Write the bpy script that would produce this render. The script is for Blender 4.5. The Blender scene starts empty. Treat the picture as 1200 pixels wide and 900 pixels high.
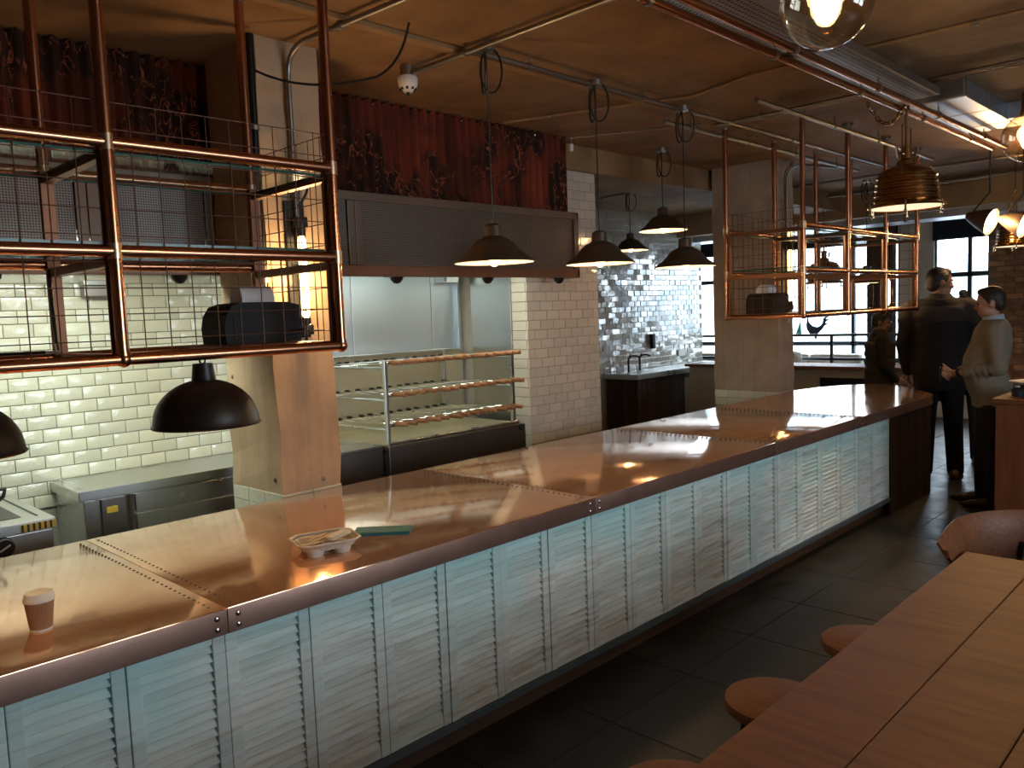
import bpy, bmesh, math, random
from mathutils import Vector, Matrix
random.seed(7)
SC = bpy.context.scene
COL = SC.collection
PI = math.pi
# ---------------------------------------------------------------- camera (solved from vanishing points, 1200x900 frame)
YAW, PITCH, ROLL, FPX = math.radians(44.4695), math.radians(-4.956), math.radians(2.2153), 946.8
fw = Vector((math.cos(PITCH)*math.cos(YAW), math.cos(PITCH)*math.sin(YAW), math.sin(PITCH)))
r0 = Vector((math.sin(YAW), -math.cos(YAW), 0)); d0 = fw.cross(r0)
rt = r0*math.cos(ROLL) + d0*math.sin(ROLL); dn = d0*math.cos(ROLL) - r0*math.sin(ROLL)
cam = bpy.data.cameras.new('camera'); camo = bpy.data.objects.new('camera', cam); COL.objects.link(camo)
camo.matrix_world = Matrix(((rt.x, -dn.x, -fw.x, 0), (rt.y, -dn.y, -fw.y, 0), (rt.z, -dn.z, -fw.z, 1.78), (0, 0, 0, 1)))
cam.sensor_width = 36; cam.lens = FPX/1200*36; cam.clip_start = .02; cam.clip_end = 200
SC.camera = camo
# ---------------------------------------------------------------- world, daylight, exposure
W = bpy.data.worlds.new('sky'); SC.world = W; W.use_nodes = True
nt = W.node_tree; bg = nt.nodes['Background']
bg.inputs[0].default_value = (.83, .92, 1.0, 1); bg.inputs[1].default_value = 9.0      # even overcast sky
vs = SC.view_settings; vs.view_transform = 'Standard'; vs.look = 'None'; vs.gamma = 1; vs.use_curve_mapping = False
vs.exposure = 0.3

def portal(loc, rot, sx, sy):
    L = bpy.data.lights.new('window_portal', 'AREA'); L.shape = 'RECTANGLE'; L.size = sx; L.size_y = sy
    L.cycles.is_portal = True
    o = bpy.data.objects.new('window_portal', L); COL.objects.link(o); o.location = loc; o.rotation_euler = rot
portal((13.25, 5.6, 1.8), (0, PI/2, 0), 2.0, 5.0)       # street windows, light travels towards -X
portal((3.4, -3.95, 1.9), (PI/2, 0, 0), 3.0, 1.7)    # unseen windows behind the camera, sized for cool fill on the shutters

# ---------------------------------------------------------------- materials
def new_mat(name):
    m = bpy.data.materials.new(name); m.use_nodes = True
    return m, m.node_tree, m.node_tree.nodes['Principled BSDF']
def ramp(n, fac, stops):
    r = n.nodes.new('ShaderNodeValToRGB'); e = r.color_ramp.elements
    while len(e) > 1: e.remove(e[0])
    e[0].position = stops[0][0]; e[0].color = (*stops[0][1], 1)
    for p, c in stops[1:]:
        k = e.new(p); k.color = (*c, 1)
    n.links.new(fac, r.inputs[0]); return r.outputs[0]
def coords(n, scale=(1, 1, 1), space='Object'):
    t = n.nodes.new('ShaderNodeTexCoord'); m = n.nodes.new('ShaderNodeMapping'); m.inputs['Scale'].default_value = scale
    if space == 'World':
        g = n.nodes.new('ShaderNodeNewGeometry'); n.links.new(g.outputs['Position'], m.inputs[0])
    else: n.links.new(t.outputs[space], m.inputs[0])
    return m.outputs[0]
def noise(n, vec, scale, detail=4, dist=0.0, rough=.55):
    t = n.nodes.new('ShaderNodeTexNoise'); t.inputs['Scale'].default_value = scale; t.inputs['Detail'].default_value = detail
    t.inputs['Distortion'].default_value = dist; t.inputs['Roughness'].default_value = rough
    n.links.new(vec, t.inputs['Vector']); return t.outputs[0]
def bump(n, b, h, strength, dist=.01):
    k = n.nodes.new('ShaderNodeBump'); k.inputs['Strength'].default_value = strength; k.inputs['Distance'].default_value = dist
    n.links.new(h, k.inputs['Height']); n.links.new(k.outputs[0], b.inputs['Normal'])
def mixc(n, fac, a, b, mode='MIX'):
    m = n.nodes.new('ShaderNodeMix'); m.data_type = 'RGBA'; m.blend_type = mode
    for s, v in ((0, fac), (6, a), (7, b)):
        if isinstance(v, (int, float)): m.inputs[s].default_value = v
        elif isinstance(v, tuple): m.inputs[s].default_value = (*v, 1)
        else: n.links.new(v, m.inputs[s])
    return m.outputs[2]
def math_(n, op, a, b=0.0):
    m = n.nodes.new('ShaderNodeMath'); m.operation = op
    for s, v in ((0, a), (1, b)):
        if isinstance(v, (int, float)): m.inputs[s].default_value = v
        else: n.links.new(v, m.inputs[s])
    return m.outputs[0]
def mapr(n, v, a, b, c, d):
    m = n.nodes.new('ShaderNodeMapRange'); n.links.new(v, m.inputs[0])
    for i, x in enumerate((a, b, c, d)): m.inputs[i+1].default_value = x
    return m.outputs[0]
def varied(n, col, amt):
    o = n.nodes.new('ShaderNodeObjectInfo'); h = n.nodes.new('ShaderNodeHueSaturation')
    n.links.new(mapr(n, o.outputs['Random'], 0, 1, 1-amt, 1+amt), h.inputs['Value'])
    if isinstance(col, tuple): h.inputs['Color'].default_value = (*col, 1)
    else: n.links.new(col, h.inputs['Color'])
    return h.outputs[0]
def plain(name, col, rough=.5, metal=0., ns=0, na=.25, bs=0, bst=.2, vary=0, stretch=(1, 1, 1), spec=None, coat=0):
    m, n, b = new_mat(name); b.inputs['Roughness'].default_value = rough; b.inputs['Metallic'].default_value = metal
    c = None
    b.inputs['Base Color'].default_value = (*col, 1)
    if ns:
        v = noise(n, coords(n, stretch), ns, 6)
        c = ramp(n, v, [(.25, tuple(x*(1-na) for x in col)), (.75, tuple(min(1, x*(1+na)) for x in col))])
    if vary: c = varied(n, c if c else col, vary)
    if c: n.links.new(c, b.inputs['Base Color'])
    if bs: bump(n, b, noise(n, coords(n, stretch), bs, 4), bst)
    if spec is not None: b.inputs['Specular IOR Level'].default_value = spec
    if coat: b.inputs['Coat Weight'].default_value = coat; b.inputs['Coat Roughness'].default_value = .1
    return m
def glow(name, col, strength):
    m, n, b = new_mat(name); b.inputs['Base Color'].default_value = (*col, 1)
    b.inputs['Emission Color'].default_value = (*col, 1); b.inputs['Emission Strength'].default_value = strength
    return m
def thin_glass(name, tint, gloss=.12):
    m, n, b = new_mat(name); n.nodes.remove(b)
    t = n.nodes.new('ShaderNodeBsdfTransparent'); t.inputs[0].default_value = (*tint, 1)
    g = n.nodes.new('ShaderNodeBsdfGlossy'); g.inputs['Roughness'].default_value = .03
    f = n.nodes.new('ShaderNodeLayerWeight'); f.inputs[0].default_value = .25
    x = n.nodes.new('ShaderNodeMixShader')
    n.links.new(math_(n, 'MULTIPLY', f.outputs[1], gloss*4), x.inputs[0]); n.links.new(t.outputs[0], x.inputs[1]); n.links.new(g.outputs[0], x.inputs[2])
    n.links.new(x.outputs[0], n.nodes['Material Output'].inputs[0]); return m

MAT = {}
def m_copper_top():
    m, n, b = new_mat('copper_worktop'); b.inputs['Metallic'].default_value = .72
    v = coords(n, (1, 1, 1), 'World')
    c = ramp(n, noise(n, v, 3.2, 6, .6), [(.3, (.74, .42, .25)), (.55, (.82, .50, .32)), (.8, (.86, .58, .40))])
    n.links.new(c, b.inputs['Base Color'])
    n.links.new(mapr(n, noise(n, v, 5, 5), .3, .75, .07, .13), b.inputs['Roughness'])
    bump(n, b, noise(n, v, 4.5, 2), .06, .005); return m
def m_concrete(name, a, bcol, streak=0., rough=.85):
    m, n, b = new_mat(name); b.inputs['Roughness'].default_value = rough
    v = coords(n, (1, 1, 1), 'World')
    f = noise(n, v, 2.6, 8, .4, .62)
    c = ramp(n, f, [(.28, a), (.72, bcol)])
    if streak:
        s = noise(n, coords(n, (14, 14, .35), 'World'), 2.2, 8, .1)
        c = mixc(n, ramp(n, s, [(.50, (0, 0, 0)), (.70, (streak, streak, streak))]), c, tuple(x*.35 for x in a))
    n.links.new(c, b.inputs['Base Color']); bump(n, b, noise(n, v, 14, 8), .35, .01); return m
def m_rust():
    m, n, b = new_mat('rusted_sheet'); b.inputs['Roughness'].default_value = .8; b.inputs['Specular IOR Level'].default_value = .2
    v = coords(n, (1, 1, .35), 'World')
    base = ramp(n, noise(n, v, 3.5, 6, .5), [(.30, (.05, .014, .009)), (.52, (.145, .028, .013)), (.75, (.26, .052, .022))])
    w = noise(n, coords(n, (1, 1, .6), 'World'), 9, 3, 1.2)
    line = ramp(n, w, [(.485, (0, 0, 0)), (.50, (1, 1, 1)), (.515, (0, 0, 0))])
    patch = ramp(n, noise(n, coords(n, (1, 1, .6), 'World'), 3.6, 2), [(.46, (0, 0, 0)), (.57, (1, 1, 1))])
    fl = mixc(n, 1., line, patch, 'MULTIPLY')
    dark = mixc(n, patch, base, (.030, .012, .008))
    n.links.new(mixc(n, fl, dark, (.45, .12, .05)), b.inputs['Base Color'])
    bump(n, b, w, .25, .01); return m
def m_tile(name, col, wav=.35, rough=.12, vary=.07):
    m, n, b = new_mat(name); b.inputs['Roughness'].default_value = rough
    n.links.new(varied(n, col, vary), b.inputs['Base Color'])
    o = n.nodes.new('ShaderNodeNewGeometry')
    bump(n, b, noise(n, o.outputs['Position'], 22, 2, .3), wav, .012)
    b.inputs['Coat Weight'].default_value = .4; b.inputs['Coat Roughness'].default_value = .05; return m
def m_steel(name, col, rough=.28, stretch=(1, 1, 1), amt=.05):
    m, n, b = new_mat(name); b.inputs['Metallic'].default_value = 1; b.inputs['Base Color'].default_value = (*col, 1)
    v = noise(n, coords(n, stretch, 'World'), 2.5, 2)
    n.links.new(mapr(n, v, .3, .7, rough-amt*.5, rough+amt), b.inputs['Roughness'])
    return m
def m_wood(name, dark, light, axis=0, scale=1., rough=.45, coat=.0, vary=.0):
    m, n, b = new_mat(name); b.inputs['Roughness'].default_value = rough
    st = [9., 9., 9.]; st[axis] = .9
    v = coords(n, tuple(s*scale for s in st), 'World')
    f = noise(n, v, 2.2, 8, 1.6, .6)
    c = ramp(n, f, [(.28, dark), (.5, tuple((a+b_)/2 for a, b_ in zip(dark, light))), (.74, light)])
    if vary: c = varied(n, c, vary)
    n.links.new(c, b.inputs['Base Color']); bump(n, b, f, .18, .006)
    b.inputs['Coat Weight'].default_value = coat; b.inputs['Coat Roughness'].default_value = .25; return m
def m_whitewash():
    m, n, b = new_mat('whitewashed_wood'); b.inputs['Roughness'].default_value = .6
    v = coords(n, (1, 1, 1), 'World')
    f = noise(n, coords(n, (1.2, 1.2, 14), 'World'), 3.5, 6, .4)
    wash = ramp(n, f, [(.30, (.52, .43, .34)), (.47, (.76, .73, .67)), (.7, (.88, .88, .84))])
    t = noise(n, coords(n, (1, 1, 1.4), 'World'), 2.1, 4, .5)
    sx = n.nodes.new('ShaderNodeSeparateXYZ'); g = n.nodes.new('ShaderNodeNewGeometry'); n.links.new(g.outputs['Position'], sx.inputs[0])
    hz = mapr(n, sx.outputs[2], .35, .95, 0, .42)              # cool light from above put into the colour: more turquoise higher up
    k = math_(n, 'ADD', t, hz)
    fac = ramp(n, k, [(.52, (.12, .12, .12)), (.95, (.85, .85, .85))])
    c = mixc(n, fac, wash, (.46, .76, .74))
    o = n.nodes.new('ShaderNodeObjectInfo')
    n.links.new(varied(n, c, .10), b.inputs['Base Color']); bump(n, b, f, .3, .004); return m
def m_slate(name='slate_floor'):
    m, n, b = new_mat(name)
    v = coords(n, (1, 1, 1), 'World'); f = noise(n, v, 6, 8, .3)
    n.links.new(varied(n, ramp(n, f, [(.3, (.018, .017, .016)), (.7, (.040, .038, .034))]), .15), b.inputs['Base Color'])
    n.links.new(mapr(n, f, .3, .7, .32, .5), b.inputs['Roughness']); bump(n, b, noise(n, v, 18, 6), .25, .01); return m
def m_perforated(name, col, pitch, hole=(.02, .018, .016)):
    m, n, b = new_mat(name); b.inputs['Metallic'].default_value = .7; b.inputs['Roughness'].default_value = .45
    g = n.nodes.new('ShaderNodeNewGeometry'); mp = n.nodes.new('ShaderNodeMapping'); mp.inputs['Scale'].default_value = (1/pitch,)*3
    mp.inputs['Rotation'].default_value = (0, 0, 0); n.links.new(g.outputs['Position'], mp.inputs[0])
    s = n.nodes.new('ShaderNodeSeparateXYZ'); n.links.new(mp.outputs[0], s.inputs[0])
    acc = None
    for ax in ((0, 2) if 'hood' in name else (0, 1)):
        w = math_(n, 'ABSOLUTE', math_(n, 'SUBTRACT', math_(n, 'FRACT', s.outputs[ax]), .5)); w = math_(n, 'MULTIPLY', w, w)
        acc = w if acc is None else math_(n, 'ADD', acc, w)
    h = math_(n, 'GREATER_THAN', acc, .085)
    n.links.new(mixc(n, h, hole, col), b.inputs['Base Color']); return m

MAT['copper_top'] = m_copper_top()
MAT['copper_edge'] = plain('copper_fascia', (.36, .21, .165), .42, .75, 6, .18)
MAT['copper'] = plain('copper_pipe', (.60, .275, .155), .22, 1, 3, .08)
MAT['copper_dark'] = plain('copper_strip', (.27, .115, .06), .45, .55, 8, .12)
MAT['wire'] = plain('dark_copper_wire', (.13, .05, .028), .5, .4)
MAT['rim_brown'] = plain('brown_rim', (.23, .125, .085), .42, .6, 5, .1)
MAT['solder'] = plain('soldered_joint', (.66, .47, .33), .32, 1, 9, .2)
MAT['rivet'] = plain('dark_rivet', (.05, .035, .03), .35, .8)
MAT['rivet_bright'] = plain('bright_rivet', (.6, .5, .45), .25, 1)
MAT['ceiling'] = m_concrete('ceiling_concrete', (.17, .094, .040), (.36, .212, .098))
MAT['ceil_strip'] = m_concrete('ceiling_strip', (.24, .135, .06), (.40, .25, .12))
MAT['pillar'] = m_concrete('pillar_concrete', (.37, .25, .15), (.54, .38, .24), .16)
MAT['pillar2'] = m_concrete('pillar_concrete_smooth', (.34, .25, .175), (.50, .39, .29), .15)
MAT['plaster'] = m_concrete('dark_plaster', (.16, .12, .09), (.24, .19, .14))
MAT['pale_plaster'] = m_concrete('pale_plaster', (.52, .47, .40), (.64, .58, .49))
MAT['rust'] = m_rust()
MAT['tile'] = m_tile('cream_glazed_tile', (.70, .68, .54))
MAT['tile_pier'] = m_tile('cream_pier_tile', (.60, .53, .45), .12, .2)
MAT['tile_far'] = m_tile('wavy_glazed_tile', (.48, .45, .38), .22, .04)
MAT['tile_far'].node_tree.nodes['Principled BSDF'].inputs['IOR'].default_value = 1.8
MAT['tile_far'].node_tree.nodes['Principled BSDF'].inputs['Coat Weight'].default_value = 1
MAT['grout_pier'] = plain('pale_grout', (.46, .40, .34), .9, 0, 20, .1)
MAT['grout'] = plain('grout', (.36, .34, .28), .9, 0, 20, .1)
MAT['steel'] = m_steel('brushed_steel', (.60, .61, .60))
MAT['steel_cool'] = m_steel('steel_cladding', (.58, .66, .72), .40, (1, 1, 1))
MAT['steel_warm'] = m_steel('warm_tinted_steel', (.60, .54, .38), .42)  # warm reflection behind the grill put into the steel's base colour
MAT['steel_dark'] = m_steel('dark_steel', (.26, .235, .21), .35)
MAT['galv'] = m_steel('galvanised_steel', (.34, .32, .29), .4, (1, 1, 1))
MAT['duct'] = m_steel('spiral_duct', (.50, .55, .62), .38, (1, 1, 1), .08)
MAT['hood_frame'] = plain('hood_frame', (.20, .155, .125), .45, .6, 5, .15)
MAT['hood_mesh'] = m_perforated('hood_mesh', (.22, .19, .17), .0125)
MAT['tray_mesh'] = m_perforated('tray_mesh', (.32, .30, .27), .028)
MAT['black'] = plain('black_paint', (.013, .012, .011), .38, 0, 20, .2)
MAT['black_shade'] = plain('black_enamel', (.016, .011, .008), .42)
MAT['black_metal'] = plain('black_metal', (.02, .018, .017), .35, .6)
MAT['black_plastic'] = plain('black_plastic', (.010, .009, .009), .7)
MAT['shade_brown'] = plain('brown_enamel', (.075, .052, .036), .4, .2)
MAT['shade_in'] = glow('lit_white_shade_lining', (1.0, .80, .52), .9)
MAT['dome_in'] = plain('cream_enamel_lining', (.40, .34, .26), .6)
MAT['bulb'] = glow('warm_bulb', (1.0, .62, .26), 10)
MAT['tube'] = glow('filament_tube', (1.0, .68, .30), 9)
MAT['globe'] = thin_glass('globe_glass', (1.0, .93, .80), .25)
MAT['filament'] = glow('filament', (1.0, .72, .34), 40)
MAT['strip_light'] = glow('hood_lamp', (.88, 1.0, .86), 1.2)
MAT['brass'] = plain('aged_brass', (.46, .27, .12), .22, 1, 8, .3)
MAT['chrome'] = plain('chrome', (.72, .70, .66), .12, 1)
MAT['glass_shelf'] = thin_glass('shelf_glass', (.90, .96, .93), .05)
MAT['glass_edge'] = plain('glass_edge', (.02, .10, .075), .15)
MAT['pane'] = thin_glass('window_glass', (.95, .98, 1.0), .06)
MAT['frame_blue'] = plain('window_frame', (.03, .045, .06), .4)
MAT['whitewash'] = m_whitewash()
MAT['slate'] = m_slate()
MAT['floor_grout'] = plain('floor_grout', (.15, .135, .105), .8)
MAT['table_wood'] = m_wood('table_wood', (.13, .042, .011), (.26, .098, .030), 1, .55, .5, .0)
MAT['stool_wood'] = m_wood('stool_wood', (.12, .036, .010), (.26, .095, .030), 1, 1.6, .55)
MAT['cab_wood'] = m_wood('cabinet_wood', (.11, .030, .009), (.21, .068, .022), 2, .8, .5)
MAT['dark_wood'] = m_wood('dark_plank_wood', (.018, .008, .004), (.075, .030, .014), 2, 1., .5, 0, .35)
MAT['brown_wood'] = m_wood('brown_plank', (.05, .02, .009), (.12, .05, .022), 0, 1., .5)
MAT['handle_wood'] = m_wood('handle_wood', (.24, .10, .04), (.42, .20, .085), 1, 3., .5, 0, .2)
MAT['plinth'] = plain('grey_plinth', (.07, .085, .09), .6, 0, 8, .2)
MAT['brick'] = None
m, n_, b_ = new_mat('brown_brick'); b_.inputs['Roughness'].default_value = .85
f_ = noise(n_, coords(n_, (1, 1, 1), 'World'), 11, 6)
n_.links.new(varied(n_, ramp(n_, f_, [(.3, (.26, .12, .055)), (.7, (.50, .27, .13))]), .35), b_.inputs['Base Color'])
bump(n_, b_, f_, .4, .01); MAT['brick'] = m
MAT['mortar'] = plain('mortar', (.20, .15, .105), .95, 0, 20, .2)
MAT['white'] = plain('white_plastic', (.75, .73, .68), .4)
MAT['paper'] = plain('paper', (.80, .80, .84), .7)
MAT['card'] = plain('ripple_card', (.38, .20, .10), .75, 0, 10, .1)
MAT['pulp'] = plain('moulded_pulp', (.72, .66, .58), .9, 0, 40, .1, 60, .3)
MAT['stirrer'] = m_wood('stirrer_wood', (.66, .50, .32), (.84, .70, .50), 0, 4., .6)
MAT['teal'] = plain('teal_card', (.035, .17, .13), .45, 0, 5, .15)
MAT['teal_blue'] = plain('blue_card', (.02, .16, .24), .4)
MAT['yellow'] = plain('yellow_tape', (.70, .46, .04), .5)
MAT['navy'] = plain('navy_blind', (.006, .010, .020), .8)
MAT['cushion'] = plain('cream_cushion', (.70, .66, .58), .9, 0, 12, .1)
MAT['cream'] = plain('cream_paint', (.42, .37, .29), .6, 0, 4, .1)
MAT['sticker'] = plain('dark_vinyl', (.012, .022, .05), .5)
MAT['green_vinyl'] = plain('green_vinyl', (.05, .42, .30), .5)
MAT['skin'] = plain('skin', (.46, .245, .165), .5, 0, 9, .08)
MAT['skin_dark'] = plain('tanned_skin', (.24, .12, .08), .5, 0, 9, .08)
MAT['hair'] = plain('dark_brown_hair', (.028, .017, .010), .55, 0, 40, .4, 60, .5, stretch=(1, 1, .4))
MAT['hair_black'] = plain('black_hair', (.008, .006, .006), .55, 0, 40, .4, 60, .5)
MAT['sweater'] = plain('grey_knit', (.25, .215, .165), .95, 0, 25, .12, 120, .35)
MAT['shirt'] = plain('pale_blue_cotton', (.42, .50, .62), .8)
MAT['cloth_black'] = plain('black_cloth', (.009, .008, .009), .95, 0, 9, .3, 30, .3)
MAT['cloth_char'] = plain('charcoal_cloth', (.032, .027, .022), .95, 0, 9, .3, 30, .3)
MAT['trousers'] = plain('dark_trousers', (.012, .010, .010), .9, 0, 9, .3)
MAT['shoe'] = plain('brown_leather', (.05, .026, .015), .45)
MAT['shoe_tan'] = plain('tan_leather', (.22, .12, .055), .5)
MAT['eye'] = plain('eye', (.02, .015, .012), .2)
MAT['street'] = plain('asphalt', (.35, .36, .38), .9)
MAT['facade'] = plain('street_facade', (.86, .88, .88), .8, 0, 1, .08)
MAT['facade_blue'] = plain('blue_shopfront', (.45, .62, .72), .6)

# ---------------------------------------------------------------- mesh builder
class MB:
    def __init__(s): s.v = []; s.f = []
    def add(s, vs_, fs):
        k = len(s.v); s.v += [tuple(v) for v in vs_]; s.f += [tuple(i+k for i in f) for f in fs]; return s
    def box(s, x0, x1, y0, y1, z0, z1, M=None):
        p = [Vector((x, y, z)) for z in (z0, z1) for y in (y0, y1) for x in (x0, x1)]
        if M is not None: p = [M @ q for q in p]
        return s.add(p, [(0, 2, 3, 1), (4, 5, 7, 6), (0, 1, 5, 4), (2, 6, 7, 3), (0, 4, 6, 2), (1, 3, 7, 5)])
    def bbox(s, x0, x1, y0, y1, z0, z1, b=.004, M=None):       # box with chamfered edges (octagon section both ways)
        bm = bmesh.new(); bmesh.ops.create_cube(bm, size=1)
        for v in bm.verts: v.co = Vector(((x0+x1)/2+v.co.x*(x1-x0), (y0+y1)/2+v.co.y*(y1-y0), (z0+z1)/2+v.co.z*(z1-z0)))
        bmesh.ops.bevel(bm, geom=list(bm.edges), offset=b, segments=2, affect='EDGES', profile=.6)
        bm.verts.index_update()
        vv = [v.co.copy() for v in bm.verts]; ff = [[v.index for v in f.verts] for f in bm.faces]; bm.free()
        if M is not None: vv = [M @ q for q in vv]
        return s.add(vv, ff)
    def tube(s, pts, r, seg=10, caps=True, flat=1., closed=False):
        pts = [Vector(p) for p in pts]; n = len(pts); rs = r if isinstance(r, (list, tuple)) else [r]*n
        up = None; vs_ = []
        for i, p in enumerate(pts):
            if closed: t = pts[(i+1) % n]-pts[i-1]
            else: t = (pts[min(i+1, n-1)]-pts[max(i-1, 0)])
            t.normalize()
            if up is None: up = t.orthogonal().normalized()
            up = (up - t*up.dot(t))
            if up.length < 1e-6: up = t.orthogonal()
            up.normalize(); w = t.cross(up)
            for k in range(seg):
                a = 2*PI*k/seg; vs_.append(p+(up*math.cos(a)+w*math.sin(a)*flat)*rs[i])
        fs = []; m = n if closed else n-1
        for i in range(m):
            j = (i+1) % n
            for k in range(seg):
                l = (k+1) % seg; fs.append((i*seg+k, i*seg+l, j*seg+l, j*seg+k))
        if caps and not closed: fs += [tuple(range(seg-1, -1, -1)), tuple((n-1)*seg+k for k in range(seg))]
        return s.add(vs_, fs)
    def lathe(s, prof, c=(0, 0, 0), seg=24, M=None, caps=False):
        vs_ = []
        for r, z in prof:
            for k in range(seg):
                a = 2*PI*k/seg; q = Vector((r*math.cos(a), r*math.sin(a), z))
                if M is not None: q = M @ q
                vs_.append(q+Vector(c))
        fs = [(i*seg+k, i*seg+(k+1) % seg, (i+1)*seg+(k+1) % seg, (i+1)*seg+k) for i in range(len(prof)-1) for k in range(seg)]
        if caps: fs += [tuple(range(seg-1, -1, -1)), tuple((len(prof)-1)*seg+k for k in range(seg))]
        return s.add(vs_, fs)
    def ball(s, c, r, seg=16, rings=10, M=None):
        rx, ry, rz = r if isinstance(r, (list, tuple)) else (r, r, r)
        pr = [(math.sin(PI*i/rings), -math.cos(PI*i/rings)) for i in range(rings+1)]
        vs_ = []
        for a, z in pr:
            a = max(a, 1e-4)
            for k in range(seg):
                t = 2*PI*k/seg; q = Vector((rx*a*math.cos(t), ry*a*math.sin(t), rz*z))
                if M is not None: q = M @ q
                vs_.append(q+Vector(c))
        return s.add(vs_, [(i*seg+k, i*seg+(k+1) % seg, (i+1)*seg+(k+1) % seg, (i+1)*seg+k) for i in range(rings) for k in range(seg)])
    def loft(s, rings, seg=20):                 # rings: (centre, rx, ry) horizontal ellipses
        vs_ = []
        for c, rx, ry in rings:
            for k in range(seg):
                a = 2*PI*k/seg; vs_.append((c[0]+rx*math.cos(a), c[1]+ry*math.sin(a), c[2]))
        n = len(rings)
        fs = [(i*seg+k, i*seg+(k+1) % seg, (i+1)*seg+(k+1) % seg, (i+1)*seg+k) for i in range(n-1) for k in range(seg)]
        fs += [tuple(range(seg-1, -1, -1)), tuple((n-1)*seg+k for k in range(seg))]
        return s.add(vs_, fs)
    def prism(s, poly, z0, z1):                 # poly: (x, y) list, counter-clockwise
        n = len(poly)
        return s.add([(x, y, z0) for x, y in poly]+[(x, y, z1) for x, y in poly],
                     [tuple(range(n-1, -1, -1)), tuple(range(n, 2*n))]+[(i, (i+1) % n, n+(i+1) % n, n+i) for i in range(n)])
    def mesh(s, name, off=(0, 0, 0)):
        me = bpy.data.meshes.new(name); o = Vector(off)
        me.from_pydata([tuple(Vector(v)-o) for v in s.v], [], s.f); me.update(); return me
    def build(s, name, mat, parent=None, smooth=False, label=None, kind=None):
        off = Vector((0, 0, 0))
        if parent is not None:
            p = parent
            while p is not None: off += p.location; p = p.parent
        else:
            xs = [v[0] for v in s.v]; ys = [v[1] for v in s.v]; zs = [v[2] for v in s.v]
            off = Vector(((min(xs)+max(xs))/2, (min(ys)+max(ys))/2, min(zs)))
        me = s.mesh(name, off)
        bm = bmesh.new(); bm.from_mesh(me); bmesh.ops.recalc_face_normals(bm, faces=bm.faces); bm.to_mesh(me); bm.free()
        me.materials.append(MAT[mat] if isinstance(mat, str) else mat)
        if smooth:
            for p_ in me.polygons: p_.use_smooth = True
            try: me.set_sharp_from_angle(angle=math.radians(42))
            except Exception: pass
        o = bpy.data.objects.new(name, me); COL.objects.link(o)
        if parent is not None: o.parent = parent
        else: o.location = off
        if label: o['label'] = label
        if kind: o['kind'] = kind
        return o
def tag(o, label, cat, group=None, kind=None):
    o['label'] = label; o['category'] = cat
    if group: o['group'] = group
    if kind: o['kind'] = kind
    return o
def thing(name, label, cat, loc=(0, 0, 0), group=None, rz=0):
    o = bpy.data.objects.new(name, None); COL.objects.link(o); o.location = loc; o.rotation_euler = (0, 0, rz)
    o.empty_display_size = .1
    return tag(o, label, cat, group)
def struct(o): o['kind'] = 'structure'; return o
def inst(me, name, parent, loc, rot=(0, 0, 0), scale=(1, 1, 1)):
    o = bpy.data.objects.new(name, me); COL.objects.link(o); o.parent = parent
    off = Vector((0, 0, 0)); p = parent
    while p is not None: off += p.location; p = p.parent
    o.location = Vector(loc)-off; o.rotation_euler = rot; o.scale = scale; return o
def bez(p0, p1, p2, n=8):
    p0, p1, p2 = Vector(p0), Vector(p1), Vector(p2)
    return [p0*(1-t)**2+p1*2*t*(1-t)+p2*t*t for t in [i/n for i in range(n+1)]]
def lamp_light(loc, watts, col, r, parent, name='light_source'):
    L = bpy.data.lights.new(name, 'POINT'); L.energy = watts; L.color = col; L.shadow_soft_size = r
    o = bpy.data.objects.new(name, L); COL.objects.link(o); o.parent = parent
    o.location = Vector(loc)-parent.location; return o
WARM = (1.0, .60, .27)
CEIL = 3.18

# ================================================================ THE SHELL
fl = struct(MB().box(-3.2, 13.3, -4.0, 9.2, -.12, -.0035).build('floor', 'floor_grout'))
tile_me = MB().bbox(-.302, .302, -.302, .302, -.008, .001, .002).mesh('floor_tile'); tile_me.materials.append(MAT['slate'])
for i in range(-6, 17):
    for j in range(-10, 2):
        inst(tile_me, 'floor_tile', fl, (2.66+.305+.61*i, 2.08+.305+.61*j, 0), (0, 0, 0))
struct(MB().box(-3.2, 13.3, 3.31, 9.2, -.0034, 0).build('floor_kitchen', 'slate'))
struct(MB().box(-3.2, 13.3, -4.0, 9.2, CEIL, CEIL+.2).build('ceiling', 'ceiling'))
struct(MB().box(-3.3, -3.2, -4.0, 9.2, 0, CEIL).build('wall_left', 'plaster'))
# wall behind the photographer with unseen windows put in to send cool daylight onto the shutters
wf = MB(); wf.box(-3.2, 13.3, -4.0, -3.9, 0, 1.05).box(-3.2, 13.3, -4.0, -3.9, 2.75, CEIL)
for a, b in ((-3.2, 1.9), (3.3, 3.5), (4.9, 13.3)): wf.box(a, b, -4.0, -3.9, 1.05, 2.75)
struct(wf.build('wall_front', 'plaster'))
for k, a in enumerate((1.9, 3.5)):
    w = struct(MB().box(a, a+1.4, -3.955, -3.945, 1.05, 2.75).build('window_%d' % (k+4), 'pane'))
    MB().box(a, a+.05, -3.98, -3.92, 1.05, 2.75).box(a+1.35, a+1.4, -3.98, -3.92, 1.05, 2.75).box(a, a+1.4, -3.98, -3.92, 1.05, 1.1).box(a, a+1.4, -3.98, -3.92, 2.7, 2.75).build('window_frame', 'frame_blue', w)

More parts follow.
